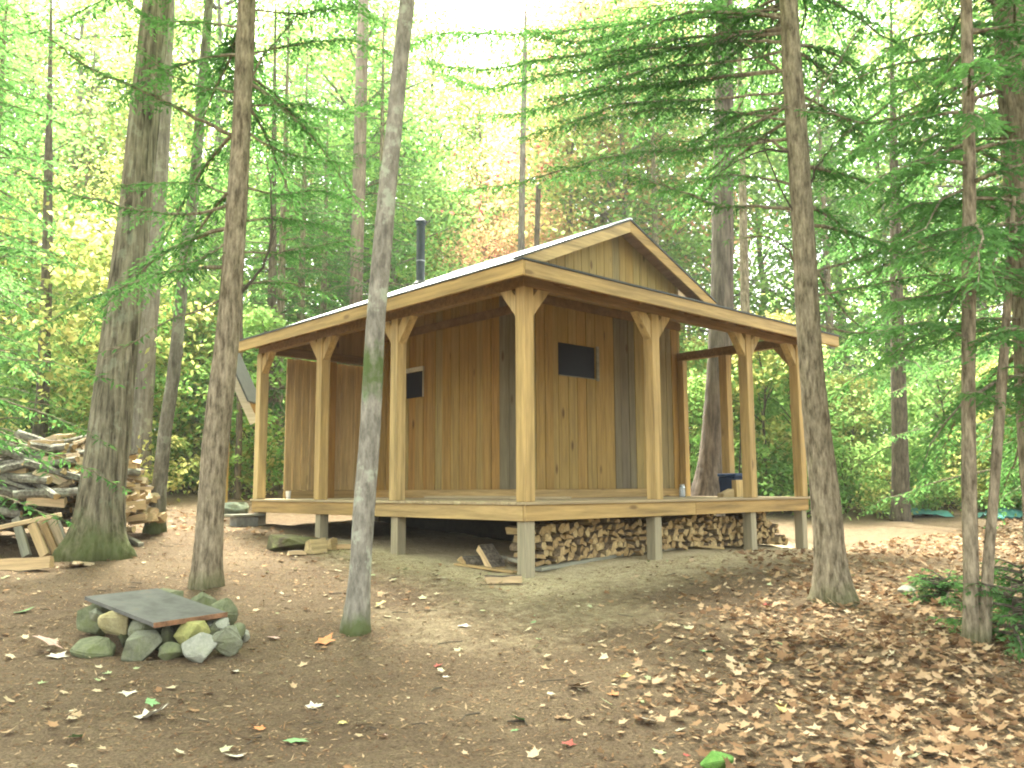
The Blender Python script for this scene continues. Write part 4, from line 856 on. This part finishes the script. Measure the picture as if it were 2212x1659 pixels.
# heap of firewood at the left
HC = at(60, 1100, 10.9)
heap = lambda x, y: max(0., 1.42*math.exp(-((x+6.0)/.9)**2)*math.exp(-((y-11.35)/.85)**2)+.55*math.exp(-((x+5.5)/.42)**2-((y-12.1)/.5)**2)+.5*math.exp(-((x+7.0)/.6)**2-((y-11.0)/.7)**2))
k = 0
for lay in range(18)[::-1]:
    z = lay*.088
    for x in np.arange(-7.6, -4.4, .30):
        for y in np.arange(10.1, 12.9, .15):
            x_, y_ = x+RL.normal(0, .07), y+RL.normal(0, .04); h = heap(x_, y_)
            if z > h-.03 or z < h-.38 or math.hypot(x_+5.33, y_-10.75) < .42: continue
            if (y_ > 12.25 and z < .4) or y_ < 10.72 or x_ > -5.0: continue
            grey = (x_ < -5.95+.25*RL.normal() or (x_ < -5.5 and z < .62)) and RL.random() < .85
            az = RL.normal(.3, .75) if not grey else RL.normal(.25, .35)
            if grey: me = GRY[RL.integers(0, 6)]; lab, gr = 'grey weathered round branch piece in the left half of the firewood heap', 'grey branch pieces in the heap'
            elif RL.random() < .3: me = TAN[RL.integers(0, 12)]; lab, gr = 'brown split piece among the paler ones in the firewood heap', 'brown split pieces in the heap'
            else: me = FRE[RL.integers(0, 9)]; lab, gr = 'pale freshly split piece in the firewood heap', 'pale split pieces in the heap'
            if grey and RL.random() < .15: continue
            if k < 290:
                put(me, 'branch_piece' if grey else 'firewood', (x_, y_, gz(x_, y_)+z), (RL.uniform(-.9, .9), RL.normal(0, .2), az), lab, 'branch piece' if grey else 'firewood', gr); k += 1
for i, (a, b, wd, lb) in enumerate([((70, 1133), (98, 1205), .11, 'leftmost pale stave leaning against the front of the firewood heap'), ((92, 1128), (121, 1199), .085, 'middle pale stave with a dark bark patch, leaning on the front of the heap'), ((112, 1122), (139, 1195), .11, 'right-hand pale stave leaning on the heap next to the ridged tree')]):
    pb = gp(*b); pt_ = at(*a, pb[1]+.18); plank('firewood', pb+(0, 0, .02), pt_, wd, .06, M['fresh'], lb, up=(0, -1, .3), cat='firewood')
pb = gp(58, 1206); plank('firewood', pb+(0, 0, .02), at(35, 1120, pb[1]+.2), .1, .06, M['grey'], 'grey bark-covered stave leaning left of the pale staves', up=(0, -1, .3), cat='firewood')
pb = gp(154, 1205); plank('stick', pb, at(128, 1125, pb[1]+.15), .03, .03, M['grey'], 'thin grey stick leaning beside the ridged tree', up=(0, -1, .3), cat='stick')
chunk(55, 1232, 'wedge', .56, .075, (0, -.06, .12), 'pale split log lying on the ground before the firewood heap', seed=14)
plank('plank', at(-10, 1142, 10.2), at(130, 1112, 10.25), .1, .05, M['fresh'], 'long pale board laid across the front of the firewood heap')
chunk(178, 1222, 'slab', .2, .05, (0, .2, 1.2), 'small pale splinter on the dirt right of the staves', seed=15)
plank('stick', gp(262, 1160, .03), gp(304, 1180, .02), .07, .05, M['grey'], 'dark mossy root piece at the foot of the ridged tree', cat='stick')
# ------------------------------------------------------------------ fire pit: ring of stones with a steel plate
def rock_mesh(name, rng, dims, npts=16, sub=2):
    bm = bmesh.new(); d = rng.normal(0, 1, (npts, 3)); d /= np.linalg.norm(d, axis=1)[:, None]; d = d*rng.uniform(.82, 1.08, (npts, 1))*np.array(dims)/2
    for p in d: bm.verts.new(p)
    r = bmesh.ops.convex_hull(bm, input=bm.verts); bmesh.ops.delete(bm, geom=[e for e in r['geom_interior'] if isinstance(e, bmesh.types.BMVert)], context='VERTS')
    bmesh.ops.bevel(bm, geom=bm.edges[:], offset=min(dims)*.13, segments=3, affect='EDGES', clamp_overlap=True)
    bmesh.ops.triangulate(bm, faces=bm.faces[:])
    bmesh.ops.subdivide_edges(bm, edges=bm.edges[:], cuts=1, use_grid_fill=True)
    for v in bm.verts:
        n_ = v.co.normalized(); v.co += n_*min(dims)*(.018*math.sin(v.co.x*31)*math.sin(v.co.y*37+1)+.012*math.sin(v.co.z*53+v.co.x*23))
    bmesh.ops.recalc_face_normals(bm, faces=bm.faces); me = bpy.data.meshes.new(name); bm.to_mesh(me); bm.free()
    return me
def rockmat(name, a, b, moss=.3):
    m, nt, bs = new_mat(name); v = mapped(nt, (1, 1, 1)); h = noise(nt, v, 7, 7, .65); h2 = noise(nt, v, 40, 4, .7)
    c = mixc(nt, ramp(nt, h, [(.35, g3(0)), (.65, g3(1))]), a, b); c = mixc(nt, .6, c, ramp(nt, h2, [(.3, g3(.6)), (.7, g3(1.2))]), 'MULTIPLY')
    c = mixc(nt, ramp(nt, noise(nt, v, 4.3, 5, .7), [(.5, g3(0)), (.66, g3(moss))]), c, (.09, .11, .035))
    nt.links.new(c, bs.inputs['Base Color']); bs.inputs['Roughness'].default_value = .9; bump(nt, bs, h2, .6, .012); return m
RKM = {'green': rockmat('mossy_stone', (.085, .1, .05), (.18, .19, .11), .8), 'grey': rockmat('grey_stone', (.12, .13, .085), (.23, .24, .165), .55), 'pale': rockmat('pale_stone', (.22, .23, .18), (.34, .345, .28), .35),
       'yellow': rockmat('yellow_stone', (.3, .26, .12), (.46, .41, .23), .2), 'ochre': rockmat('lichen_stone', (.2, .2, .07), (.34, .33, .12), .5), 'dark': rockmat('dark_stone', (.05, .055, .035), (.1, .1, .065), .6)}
def stone(zx, zy, zw, zh, Y, mat, label, seed, rot=0):
    x, y = (200+zx/3.95)/1.35624, (1700+zy/3.95)/1.35624; k_ = Y/FPX/(3.95*1.35624); rng = np.random.default_rng(seed)
    me = rock_mesh('stone', rng, (zw*k_*1.3, (zw+zh)*.5*k_*1.2, zh*k_*1.36)); me.materials.append(RKM[mat]); o = link('stone', me); o.location = at(x, y, Y); o.rotation_euler = (0, rot, 0)
    return tag(o, label, 'stone', 'stones of the fire ring')
stone(310, 800, 430, 270, 6.72, 'green', 'mossy boulder at the left end of the bottom course of the fire ring', 1, .1)
stone(850, 785, 440, 330, 6.62, 'grey', 'largest grey-green boulder, front of the fire ring', 2)
stone(1190, 830, 250, 190, 6.6, 'green', 'small mossy stone low between the biggest boulder and the triangular one', 3)
stone(1520, 785, 320, 280, 6.6, 'pale', 'pale triangular stone standing on a corner in the fire ring', 4, .5)
stone(1820, 715, 330, 300, 6.68, 'grey', 'rounded grey-green boulder at the right end of the bottom course', 25)
stone(525, 510, 330, 260, 6.85, 'yellow', 'pale yellow broken-faced stone at the left of the top course', 6, -.2)
stone(420, 390, 260, 170, 7.0, 'grey', 'greyish stone behind the yellow broken-faced one', 7)
stone(890, 570, 340, 270, 6.8, 'grey', 'wide dull stone under the left edge of the steel plate', 8, .25)
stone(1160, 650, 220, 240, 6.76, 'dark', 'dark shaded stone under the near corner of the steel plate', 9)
stone(1430, 620, 330, 250, 6.72, 'ochre', 'yellow-green lichen-covered stone under the near edge of the plate', 10, -.5)
stone(1750, 515, 270, 160, 6.95, 'pale', 'pale stone under the right corner of the steel plate', 11)
stone(1930, 590, 190, 200, 7.0, 'green', 'small mossy stone behind the rounded boulder at the right end', 12)
stone(2040, 640, 110, 130, 7.05, 'pale', 'smallest whitish stone, far right of the fire ring', 13)
for i, (ax, ay, s_) in enumerate([(-3.42, 7.15, .3), (-3.38, 7.5, .32), (-3.05, 7.72, .34), (-2.68, 7.62, .3), (-2.42, 7.3, .28)]):
    me = rock_mesh('stone', np.random.default_rng(40+i), (s_, s_*.9, .34)); me.materials.append(RKM['green']); o = link('stone', me); o.location = (ax, ay, gz(ax, ay)+.13); tag(o, 'mossy stone at the back of the fire ring, under the steel plate', 'stone', 'back stones of the fire ring')
for i, (zx, zy, Y_) in enumerate([(660, 640, 6.95), (1040, 690, 6.9), (1300, 600, 6.95), (1640, 640, 6.9)]):  # fillers added behind the front row so its gaps stay dark
    stone(zx, zy, 300, 300, Y_, 'dark', 'dark filler stone added in the gaps inside the fire ring', 70+i)
Lc, Fc, Rc = np.array([-3.47, 7.08, EYE-.845]), np.array([-2.665, 6.5, EYE-.972]), np.array([-2.285, 7.0, EYE-.965]); Bc = Lc+Rc-Fc
q = MB(); dn = np.array([0, 0, -.028]); q.hexa([Fc+dn, Rc+dn, Bc+dn, Lc+dn, Fc, Rc, Bc, Lc])
pl = thing('steel_plate', 'dark steel plate lying tilted over the ring of fire-pit stones', 'metal plate', tuple(Fc+dn))
m, nt, b = new_mat('old_steel'); v = mapped(nt, (1, 1, 1)); h = noise(nt, v, 5, 6, .65); c = ramp(nt, h, [(.35, (.085, .085, .075)), (.6, (.125, .125, .112)), (.72, (.14, .12, .09))])
nt.links.new(c, b.inputs['Base Color']); b.inputs['Roughness'].default_value = .9; b.inputs['Specular IOR Level'].default_value = .06; bump(nt, b, noise(nt, v, 30, 4, .6), .2, .004); M['steel'] = m
o = q.build('plate', M['steel'], pl); o.matrix_parent_inverse = Matrix.Translation(Fc+dn).inverted()
q = MB(); a_ = (Rc-Fc); nrm_ = np.array([a_[1], -a_[0], 0])/np.linalg.norm(a_[:2])*.006
q.hexa([Fc+dn*1.25+nrm_, Rc+dn*1.25+nrm_, Rc+dn*1.25-nrm_*0+dn*0, Fc+dn*1.25, Fc+nrm_-dn*.08, Rc+nrm_-dn*.08, Rc-dn*.08, Fc-dn*.08])
o = q.build('rusty_edge', plain('rust', (.2, .105, .055), .85, 0, .35, 14), pl); o.matrix_parent_inverse = Matrix.Translation(Fc+dn).inverted()
# other stones
def rock_at(px, py, dims, mat, label, seed, cat='stone', name='stone'):
    p = gp(px, py); me = rock_mesh(name, np.random.default_rng(seed), dims, 20); me.materials.append(RKM[mat] if isinstance(mat, str) else mat); o = link(name, me); o.location = p+(0, 0, dims[2]*.22); return tag(o, label, cat)
rock_at(1962, 1283, (.26, .2, .14), 'pale', 'pale grey stone half sunk in the leaf litter at the right', 51)
rock_at(1550, 1662, (.19, .16, .12), rockmat('bright_moss', (.05, .13, .02), (.12, .26, .05), .5), 'small bright green mossy stone at the bottom edge of the picture', 52)
rock_at(505, 1115, (.85, .6, .42), rockmat('mossy_boulder', (.13, .17, .12), (.26, .3, .22), .7), 'mossy grey-green boulder beside the left end of the deck', 53)
rock_at(632, 1185, (1.0, .7, .3), plain('mound_earth', (.08, .055, .03), .95, 0, .5, 7, .8, .02, (.09, .1, .03)), 'low mound of dark earth and moss in front of the left support posts', 54, 'mound', 'earth_mound')
rock_at(383, 1062, (.45, .4, .6), M['bark_dark'], 'small dark stump behind the thin curving tree', 55, 'stump', 'stump')
# block step at the left end of the deck
p = gp(527, 1136); st = thing('block_step', 'low step of a plank on a concrete block at the left end of the deck', 'step', tuple(p), .9)
q = MB(); q.box(-.2, .2, -.1, .1, -.03, .15); q.build('concrete_block', plain('concrete', (.2, .2, .17), .9), st, bevel=.006)
q = MB(); q.box(-.28, .3, -.14, .14, .153, .19, .5); q.build('plank', M['grey'], st, bevel=.004)
# ------------------------------------------------------------------ on the deck
def deck_at(px, py=None, u=None):
    lo, hi = -3, 8
    for _ in range(50):
        v = (lo+hi)/2; q_ = uv2(u, v)
        if proj((q_[0], q_[1], EYE-.14))[0][0] < px: lo = v
        else: hi = v
    q_ = uv2(u, v); return np.array([q_[0], q_[1], EYE-.14]), v
a_, _ = deck_at(1160, u=1.35); b_, _ = deck_at(1205, u=.75)
plank('plank', np.array([*uv2(1.75, -.02+1.4), EYE-.12]), np.array([*uv2(.95, 1.72), EYE-.12]), .14, .035, M['deckx'], 'loose board lying on the deck behind the corner post')
plank('plank', np.array([*uv2(4.3, 1.9), EYE-.12]), np.array([*uv2(2.2, 2.05), EYE-.12]), .16, .04, M['deckx'], 'long loose board lying on the deck along the side wall')
# blue bin with wood blocks before it
p, _ = deck_at(1586, u=1.15); tb = thing('blue_bin', 'dark blue fabric bin on the deck near the third porch post', 'bin', tuple(p), A)
q = MB(); q.hexa([(-.19, -.15, 0), (.19, -.15, 0), (.19, .15, 0), (-.19, .15, 0), (-.215, -.17, .33), (.215, -.17, .33), (.215, .17, .33), (-.215, .17, .33)]); q.build('body', plain('blue_fabric', (.012, .025, .06), .75, 0, .3, 9), tb, bevel=.02)
q = MB(); q.box(-.225, .225, -.18, .18, .332, .385); q.build('lid', plain('blue_lid', (.02, .05, .11), .6), tb, bevel=.015)
q = MB(); q.tube([(-.1, -.19, .27), (-.05, -.215, .25), (.05, -.215, .25), (.1, -.19, .27)], .012, 6); q.build('handle', M['edge'], tb)
p2, _ = deck_at(1596, u=.82); q = MB(); q.box(-.11, .11, -.05, .05, 0, .27, .7); o = q.build('wood_block', M['post'], None, bevel=.006, loc=tuple(p2)); o.rotation_euler = (0, 0, A-.1); tag(o, 'upright pale wood block leaning on the front of the blue bin', 'wood block')
p3, _ = deck_at(1568, u=.80); q = MB(); q.hexa([(-.12, -.07, 0), (.12, -.07, 0), (.12, .07, 0), (-.12, .07, 0), (-.12, -.07, .05), (.12, -.07, .13), (.12, .07, .13), (-.12, .07, .05)], .9); o = q.build('wood_block', M['lumx'], None, bevel=.005, loc=tuple(p3)); o.rotation_euler = (0, 0, A-.2); tag(o, 'low slanted wood block lying before the blue bin', 'wood block')
p4, _ = deck_at(1474, u=1.3); jr = thing('glass_jar', 'tall clear glass jar standing on the deck by the front wall', 'jar', tuple(p4))
m, nt, b = new_mat('jar_glass'); b.inputs['Base Color'].default_value = (.42, .46, .46, 1); b.inputs['Roughness'].default_value = .15; b.inputs['Specular IOR Level'].default_value = .8; b.inputs['Metallic'].default_value = .5
q = MB(); q.tube([(0, 0, 0), (0, 0, .02), (0, 0, .15), (0, 0, .18)], [.045, .05, .05, .036], 14); q.build('body', m, jr, smooth=False)
q = MB(); q.tube([(0, 0, .18), (0, 0, .205)], .04, 14); q.build('lid', plain('tin_lid', (.4, .41, .4), .4, .7), jr)
p5, _ = deck_at(1597, u=1.36); tl = thing('long_handled_tool', 'long dark-handled tool propped against the rear porch post', 'tool', tuple(p5+(0, 0, .03)))
q = MB(); t2 = at(1600, 862, p5[1]+.1)-p5; q.tube([(0, 0, .14), t2*.5+(.01, 0, 0), t2], .014, 8); q.build('handle', M['twig'], tl)
q = MB(); q.hexa([(-.09, -.015, -.03), (.09, -.015, -.03), (.09, .015, -.03), (-.09, .015, -.03), (-.06, -.01, .16), (.06, -.01, .16), (.06, .01, .16), (-.06, .01, .16)]); q.build('blade', M['steel'], tl)
p6 = np.array([*uv2(6.2, .42), EYE-.14]); cp = thing('white_cup', 'small white cup near the far left end of the deck', 'cup', tuple(p6))
wm = plain('white_plastic', (.7, .7, .68), .5, 0, .08)
q = MB(); q.tube([(0, 0, 0), (0, 0, .12)], [.035, .045], 14); q.build('body', wm, cp); q = MB(); q.tube([(0, 0, .1205), (0, 0, .13)], .048, 14); q.build('rim', wm, cp)
# lean-to of boards behind the far left corner
p = at(548, 1085, 15.6); p[2] = gz(p[0], p[1]); lt = thing('lean_to', 'small lean-to of sloping boards behind the left end of the porch', 'lean-to', tuple(p))
a_, b_ = at(500, 755, 15.6)-p, at(552, 872, 15.6)-p
for i, (dz, mt, t) in enumerate(((.0, M['edge'], .5), (-.17, M['wall'], .3), (-.36, M['trim'], .3))):
    q = MB(); sh = np.array([.0, -.02*i, dz]); q.bar(a_+sh, b_+sh+(0, 0, 0), .9 if i == 0 else .05, .03 if i == 0 else .15, up=(.8, 0, .6), t=t); q.build('roof_board' if i == 0 else 'side_board', mt, lt)
for dx, hz_ in ((at(559, 900, 15.6)[0]-p[0], b_[2]-.15), (a_[0]-.06, a_[2]-.1)):
    q = MB(); q.bar((dx, .1, -.1), (dx, .1, hz_), .08, .08, up=(0, 1, 0)); q.build('support_pole', M['wall'], lt)
# tarp
def tarp(px, py, Y, sx, sy, label, seed):
    rng = np.random.default_rng(seed); n_ = 22; c0 = at(px, py, Y); xs = np.linspace(-sx/2, sx/2, n_); ys = np.linspace(-sy/2, sy/2, n_); Xg, Yg = np.meshgrid(xs, ys)
    Zg = gz(Xg+c0[0], Yg+c0[1])+.07+.12*np.exp(-(Xg/sx*2.6)**2-(Yg/sy*2.6)**2)+.06*np.sin(Xg*5+seed)*np.sin(Yg*6)+rng.normal(0, .018, Xg.shape)
    I_ = (np.arange(n_-1)[:, None]*n_+np.arange(n_-1)).ravel(); me = np_mesh('tarp', np.stack([Xg+c0[0], Yg+c0[1], Zg], 2).reshape(-1, 3), np.stack([I_, I_+1, I_+n_+1, I_+n_], 1), None, True)
    o = link('tarp', me, plain('teal_tarp', (.08, .26, .24), .5, 0, .25, 6)); m_ = o.modifiers.new('thickness', 'SOLIDIFY'); m_.thickness = .008; tag(o, label, 'tarp')
tarp(1965, 1100, 21.5, 1.6, 1.2, 'teal tarp crumpled on the ground behind the slender hemlock poles', 1); tarp(2180, 1100, 20.5, 1.3, 1.1, 'teal tarp on the ground at the right edge of the clearing', 2)
# small dark hemlock seedlings at the right edge
def seedling(px, py, s, lab):
    p = gp(px, py); rng = np.random.default_rng(int(px)); r = thing('hemlock_seedling', lab, 'seedling', tuple(p))
    mb, V_, t_ = hemlock_crown(rng, None, lambda h: np.array([0, 0, h]), .05, .55*s, .5*s, 22, 1.6, None, .1, .3); mb.tube([(0, 0, -.03), (0, 0, .3*s), (0, 0, .6*s)], [.012, .009, .003], 6)
    mb.build('stem', M['bark_dark'], r); crown_obj(V_, t_, M['hemlock'], r, 'foliage')
seedling(2195, 1400, .85, 'dark green hemlock seedling at the right edge beside the pole trees'); seedling(2215, 1345, .9, 'dark hemlock seedling half out of the picture at the right edge'); seedling(2045, 1300, .4, 'low green seedling in the leaf litter left of the pole trees')
# ------------------------------------------------------------------ fallen leaves
def maple_outline():
    r = []
    for a, rr in ((90, 1.), (72, .62), (62, .7), (52, .5), (28, .92), (12, .5), (-8, .52), (-28, .6), (-48, .34), (-80, .3)): r.append((math.radians(a), rr))
    L_ = [(rr*math.cos(a), rr*math.sin(a)) for a, rr in r]; return np.array(L_+[(-x, y) for x, y in reversed(L_)])
MO = maple_outline(); NO = len(MO)
def leaves_mesh(name, pts, size, rng, tilt=.3, lift=.012):
    n_ = len(pts); az = rng.uniform(0, 6.283, n_); sz = size*rng.uniform(.3, 1.2, n_); asp = rng.uniform(.6, 1., n_)
    O_ = np.concatenate([[(0, 0)], MO]); m_ = len(O_); cu = rng.uniform(-.1, .7, n_); cf = rng.uniform(-.25, .4, n_)
    lx = O_[None, :, 0]*sz[:, None]*asp[:, None]*.5; ly = O_[None, :, 1]*sz[:, None]*.5; r2 = (lx**2+ly**2)/(sz[:, None]*.5)**2
    lz = sz[:, None]*.5*(cu[:, None]*r2*.45+cf[:, None]*np.abs(lx)/(sz[:, None]*.5))
    ta, tb_ = rng.normal(0, tilt, n_)[:, None], rng.normal(0, tilt, n_)[:, None]; lz = lz+lx*ta+ly*tb_
    lz -= lz.min(1)[:, None]*.75
    c_, s_ = np.cos(az)[:, None], np.sin(az)[:, None]; X = lx*c_-ly*s_+pts[:, 0, None]; Y = lx*s_+ly*c_+pts[:, 1, None]; Z = gz(pts[:, 0], pts[:, 1])[:, None]+lz+lift*rng.uniform(.2, 1.5, n_)[:, None]
    V_ = np.stack([X, Y, Z], 2).reshape(-1, 3); F_ = np.array([(0, 1+j, 1+(j+1) % NO) for j in range(NO)]); F_ = (F_[None]+(np.arange(n_)*m_)[:, None, None]).reshape(-1, 3)
    return np_mesh(name, V_, F_, np.repeat(np.clip(rng.beta(1.6, 1.6, n_), 0, 1), m_))
M['litter'] = leafmat('leaf_litter', [(0, (.09, .052, .03)), (.3, (.19, .115, .062)), (.55, (.29, .195, .11)), (.8, (.38, .28, .17)), (1, (.47, .37, .24))], .12, (1.1, 1, .9))
M['scatter'] = leafmat('scattered_leaves', [(0, (.16, .085, .045)), (.3, (.28, .17, .09)), (.55, (.40, .31, .19)), (.85, (.47, .42, .28)), (1, (.32, .38, .2))], .12, (1.1, 1, .9))
RF = np.random.default_rng(8)
def in_cabin(p): r = p[:, :2]-O2; u_, v_ = r@UD, r@VD; return (u_ > -.15) & (v_ > -.15)
P_ = np.stack([RF.uniform(.2, 9, 70000), RF.uniform(3.6, 11, 70000)], 1)
dn_ = 1/(1+np.exp(-(P_[:, 0]-(.95+.30*(P_[:, 1]-4.2)+.12*np.sin(P_[:, 1]*3)+.12*np.sin(P_[:, 0]*5)))*3.2)); dn_ *= np.exp(-np.maximum(0, P_[:, 1]-7.0)/2.2)
P_ = P_[(RF.random(len(P_)) < dn_*.85) & ~in_cabin(P_)]
tag(link('leaf_litter', leaves_mesh('leaf_litter', P_[:17000], .115, RF, .3, .025), M['litter']), 'thick carpet of curled brown leaves on the ground at the right', 'leaf litter', kind='stuff')
P_ = np.concatenate([np.stack([RF.uniform(-9, 10, 5200), RF.uniform(3.6, 24, 5200)], 1), np.stack([RF.uniform(-6, 4, 1500), RF.uniform(3.6, 11, 1500)], 1)]); P_ = P_[~in_cabin(P_) & (RF.random(len(P_)) < .25+.4*(np.sin(P_[:, 0]*1.3)*np.sin(P_[:, 1]*1.1+1) > .1)+.5*(P_[:, 1] > 13))]
tag(link('scattered_leaves', leaves_mesh('scattered_leaves', P_, .105, RF, .22), M['scatter']), 'small fallen leaves scattered over the bare brown ground', 'leaves', kind='stuff')
P_ = np.concatenate([np.stack([RF.uniform(-16, 16, 16000), RF.uniform(12.5, 30, 16000)], 1), np.stack([RF.uniform(3, 13, 6000), RF.uniform(9, 20, 6000)], 1)]); P_ = P_[~in_cabin(P_)]
tag(link('woodland_litter', leaves_mesh('woodland_litter', P_, .16, RF, .3), M['litter']), 'brown leaf litter over the woodland floor beyond the cabin', 'leaf litter', kind='stuff')
# needles, chips and crumbs on the bare ground
P_ = np.stack([RF.uniform(-7, 6, 70000), RF.uniform(3.6, 13, 70000)], 1); P_ = P_[~in_cabin(P_)]; n_ = len(P_); a_ = RF.uniform(0, 6.283, n_)
V_, t_ = kites(np.stack([P_[:, 0], P_[:, 1], gz(P_[:, 0], P_[:, 1])+.004], 1), np.stack([np.cos(a_), np.sin(a_), RF.uniform(0, .35, n_)], 1), unit(RF.normal(0, .25, (n_, 3))+np.array([0, 0, 1.])), RF.gamma(2., .012, n_)+.008, RF.uniform(.004, .015, n_), np.clip(RF.beta(1.3, 1.8, n_), 0, 1))
tag(crown_obj(V_, t_, M['litter'], None, 'forest_debris'), 'needles and wood crumbs strewn over the bare ground', 'debris', kind='stuff')
mb = MB()
for _ in range(160):
    x_, y_ = RF.uniform(-7, 6), RF.uniform(3.6, 12.5)
    if in_cabin(np.array([[x_, y_]]))[0]: continue
    a_ = RF.uniform(0, 6.283); l_ = RF.uniform(.06, .25); d_ = np.array([math.cos(a_), math.sin(a_)])*l_/2; k_ = RF.normal(0, .03, 2); z_ = gz(x_, y_)+.008
    mb.tube([(x_-d_[0], y_-d_[1], z_), (x_+k_[0], y_+k_[1], z_+.006), (x_+d_[0], y_+d_[1], z_)], RF.uniform(.002, .0045), 4, cap=False)
tag(mb.build('fallen_twigs', M['twig']), 'thin dark twigs strewn over the bare ground', 'twigs', kind='stuff')
# leaves large enough to point at
LC = {'pale': (.5, .46, .36), 'green': (.16, .3, .12), 'red': (.3, .07, .05), 'orange': (.42, .17, .06), 'tan': (.42, .3, .18), 'pink': (.48, .31, .25), 'yellow': (.45, .38, .14), 'brown': (.2, .1, .05)}
LM = {}
for k_, v_ in LC.items(): LM[k_] = plain(f'{k_}_leaf', v_, .7, 0, .2, 20)
def leaf(px, py, c, w_, label):
    p = gp(px, py); rng = np.random.default_rng(int(px*7+py)); me = leaves_mesh('fallen_leaf', p[None, :2], 1., rng, .2, .01); s_ = w_/FPX*p[1]*1.55
    co = np.zeros(len(me.vertices)*3, np.float32); me.vertices.foreach_get('co', co); co = co.reshape(-1, 3); co[:, :2] -= p[:2]; co[:, 2] -= co[:, 2].min(); co *= s_; me.vertices.foreach_set('co', co.ravel()); me.update()
    tag(link('fallen_leaf', me, LM[c], None, tuple(p+(0, 0, .008))), label, 'leaf')
for a_ in [(118, 1422, 'pale', 75, 'large pale leaf on the dirt left of the fire ring'), (95, 1408, 'pink', 60, 'pinkish curled leaf just left of the fire ring, behind a larger pale one'), (594, 1380, 'pink', 46, 'pinkish maple leaf right of the fire ring'), (697, 1392, 'orange', 40, 'tan-orange leaf between the fire ring and the mossy grey tree'),
    (317, 1553, 'pale', 72, 'big pale leaf in the left foreground below the fire ring'), (322, 1527, 'green', 64, 'green leaf lying just above the big pale leaf in the left foreground'), (390, 1518, 'brown', 44, 'reddish-brown leaf right of the green one below the fire ring'), (632, 1605, 'green', 52, 'bright green leaf near the bottom edge, left of centre'),
    (168, 1598, 'green', 50, 'grey-green leaf in the bottom left corner area'), (830, 1592, 'pink', 46, 'pale pink upturned leaf in the middle foreground'), (944, 1443, 'red', 36, 'dark red leaf on bare dirt in the middle distance'), (1225, 1613, 'red', 70, 'largest red maple leaf in the centre foreground'),
    (1125, 1560, 'green', 40, 'small green leaf above and left of the largest red maple leaf'), (1108, 1582, 'green', 36, 'olive leaf just left of the largest red maple leaf'), (1388, 1565, 'pale', 56, 'pale leaf at the edge of the brown leaf carpet'), (1480, 1635, 'red', 46, 'orange-red leaf beside the bright mossy stone'),
    (563, 1578, 'orange', 40, 'orange curled leaf in the left foreground'), (740, 1565, 'yellow', 52, 'yellowish leaf in the foreground between the orange curled leaf and the pink one'), (675, 1532, 'pale', 44, 'pale greenish leaf in the middle of the foreground dirt'), (1000, 1355, 'pale', 40, 'pale leaf alone in the sandy patch before the cabin'),
    (1155, 1348, 'green', 42, 'green sprig-like leaf on the sandy ground before the corner post'), (1525, 1415, 'green', 34, 'green leaf left of the hemlock with dead limbs, on open dirt'), (1700, 1400, 'green', 38, 'green leaf near the edge of the litter, right of the other green one'), (1655, 1310, 'red', 44, 'reddish leaf near the foot of the hemlock with dead limbs'),
    (1330, 1505, 'orange', 46, 'orange leaf in the dirt left of the leaf carpet'), (1240, 1490, 'tan', 52, 'tan folded leaf in the dirt left of the orange one'), (828, 1310, 'yellow', 34, 'small yellow leaf on the dirt right of the mossy grey tree'), (1350, 1465, 'yellow', 40, 'yellow-tan leaf beyond the orange one near the leaf carpet'),
    (510, 1640, 'pale', 50, 'whitish star-shaped leaf at the bottom edge'), (278, 1500, 'pale', 40, 'pale leaf close under the fire ring'), (40, 1325, 'green', 40, 'green leaf at the far left edge of the dirt'), (170, 1225, 'tan', 44, 'tan splintery leaf near the leaning staves'), (1690, 1540, 'yellow', 40, 'yellow-green leaf on the brown leaf carpet'),
    (960, 1465, 'pale', 40, 'pale leaf just below the dark red one'), (505, 1455, 'pale', 34, 'pale leaf on the dirt below the right end of the fire ring'), (455, 1500, 'brown', 40, 'brown leaf on the dirt below the right end of the fire ring')]: leaf(*a_)
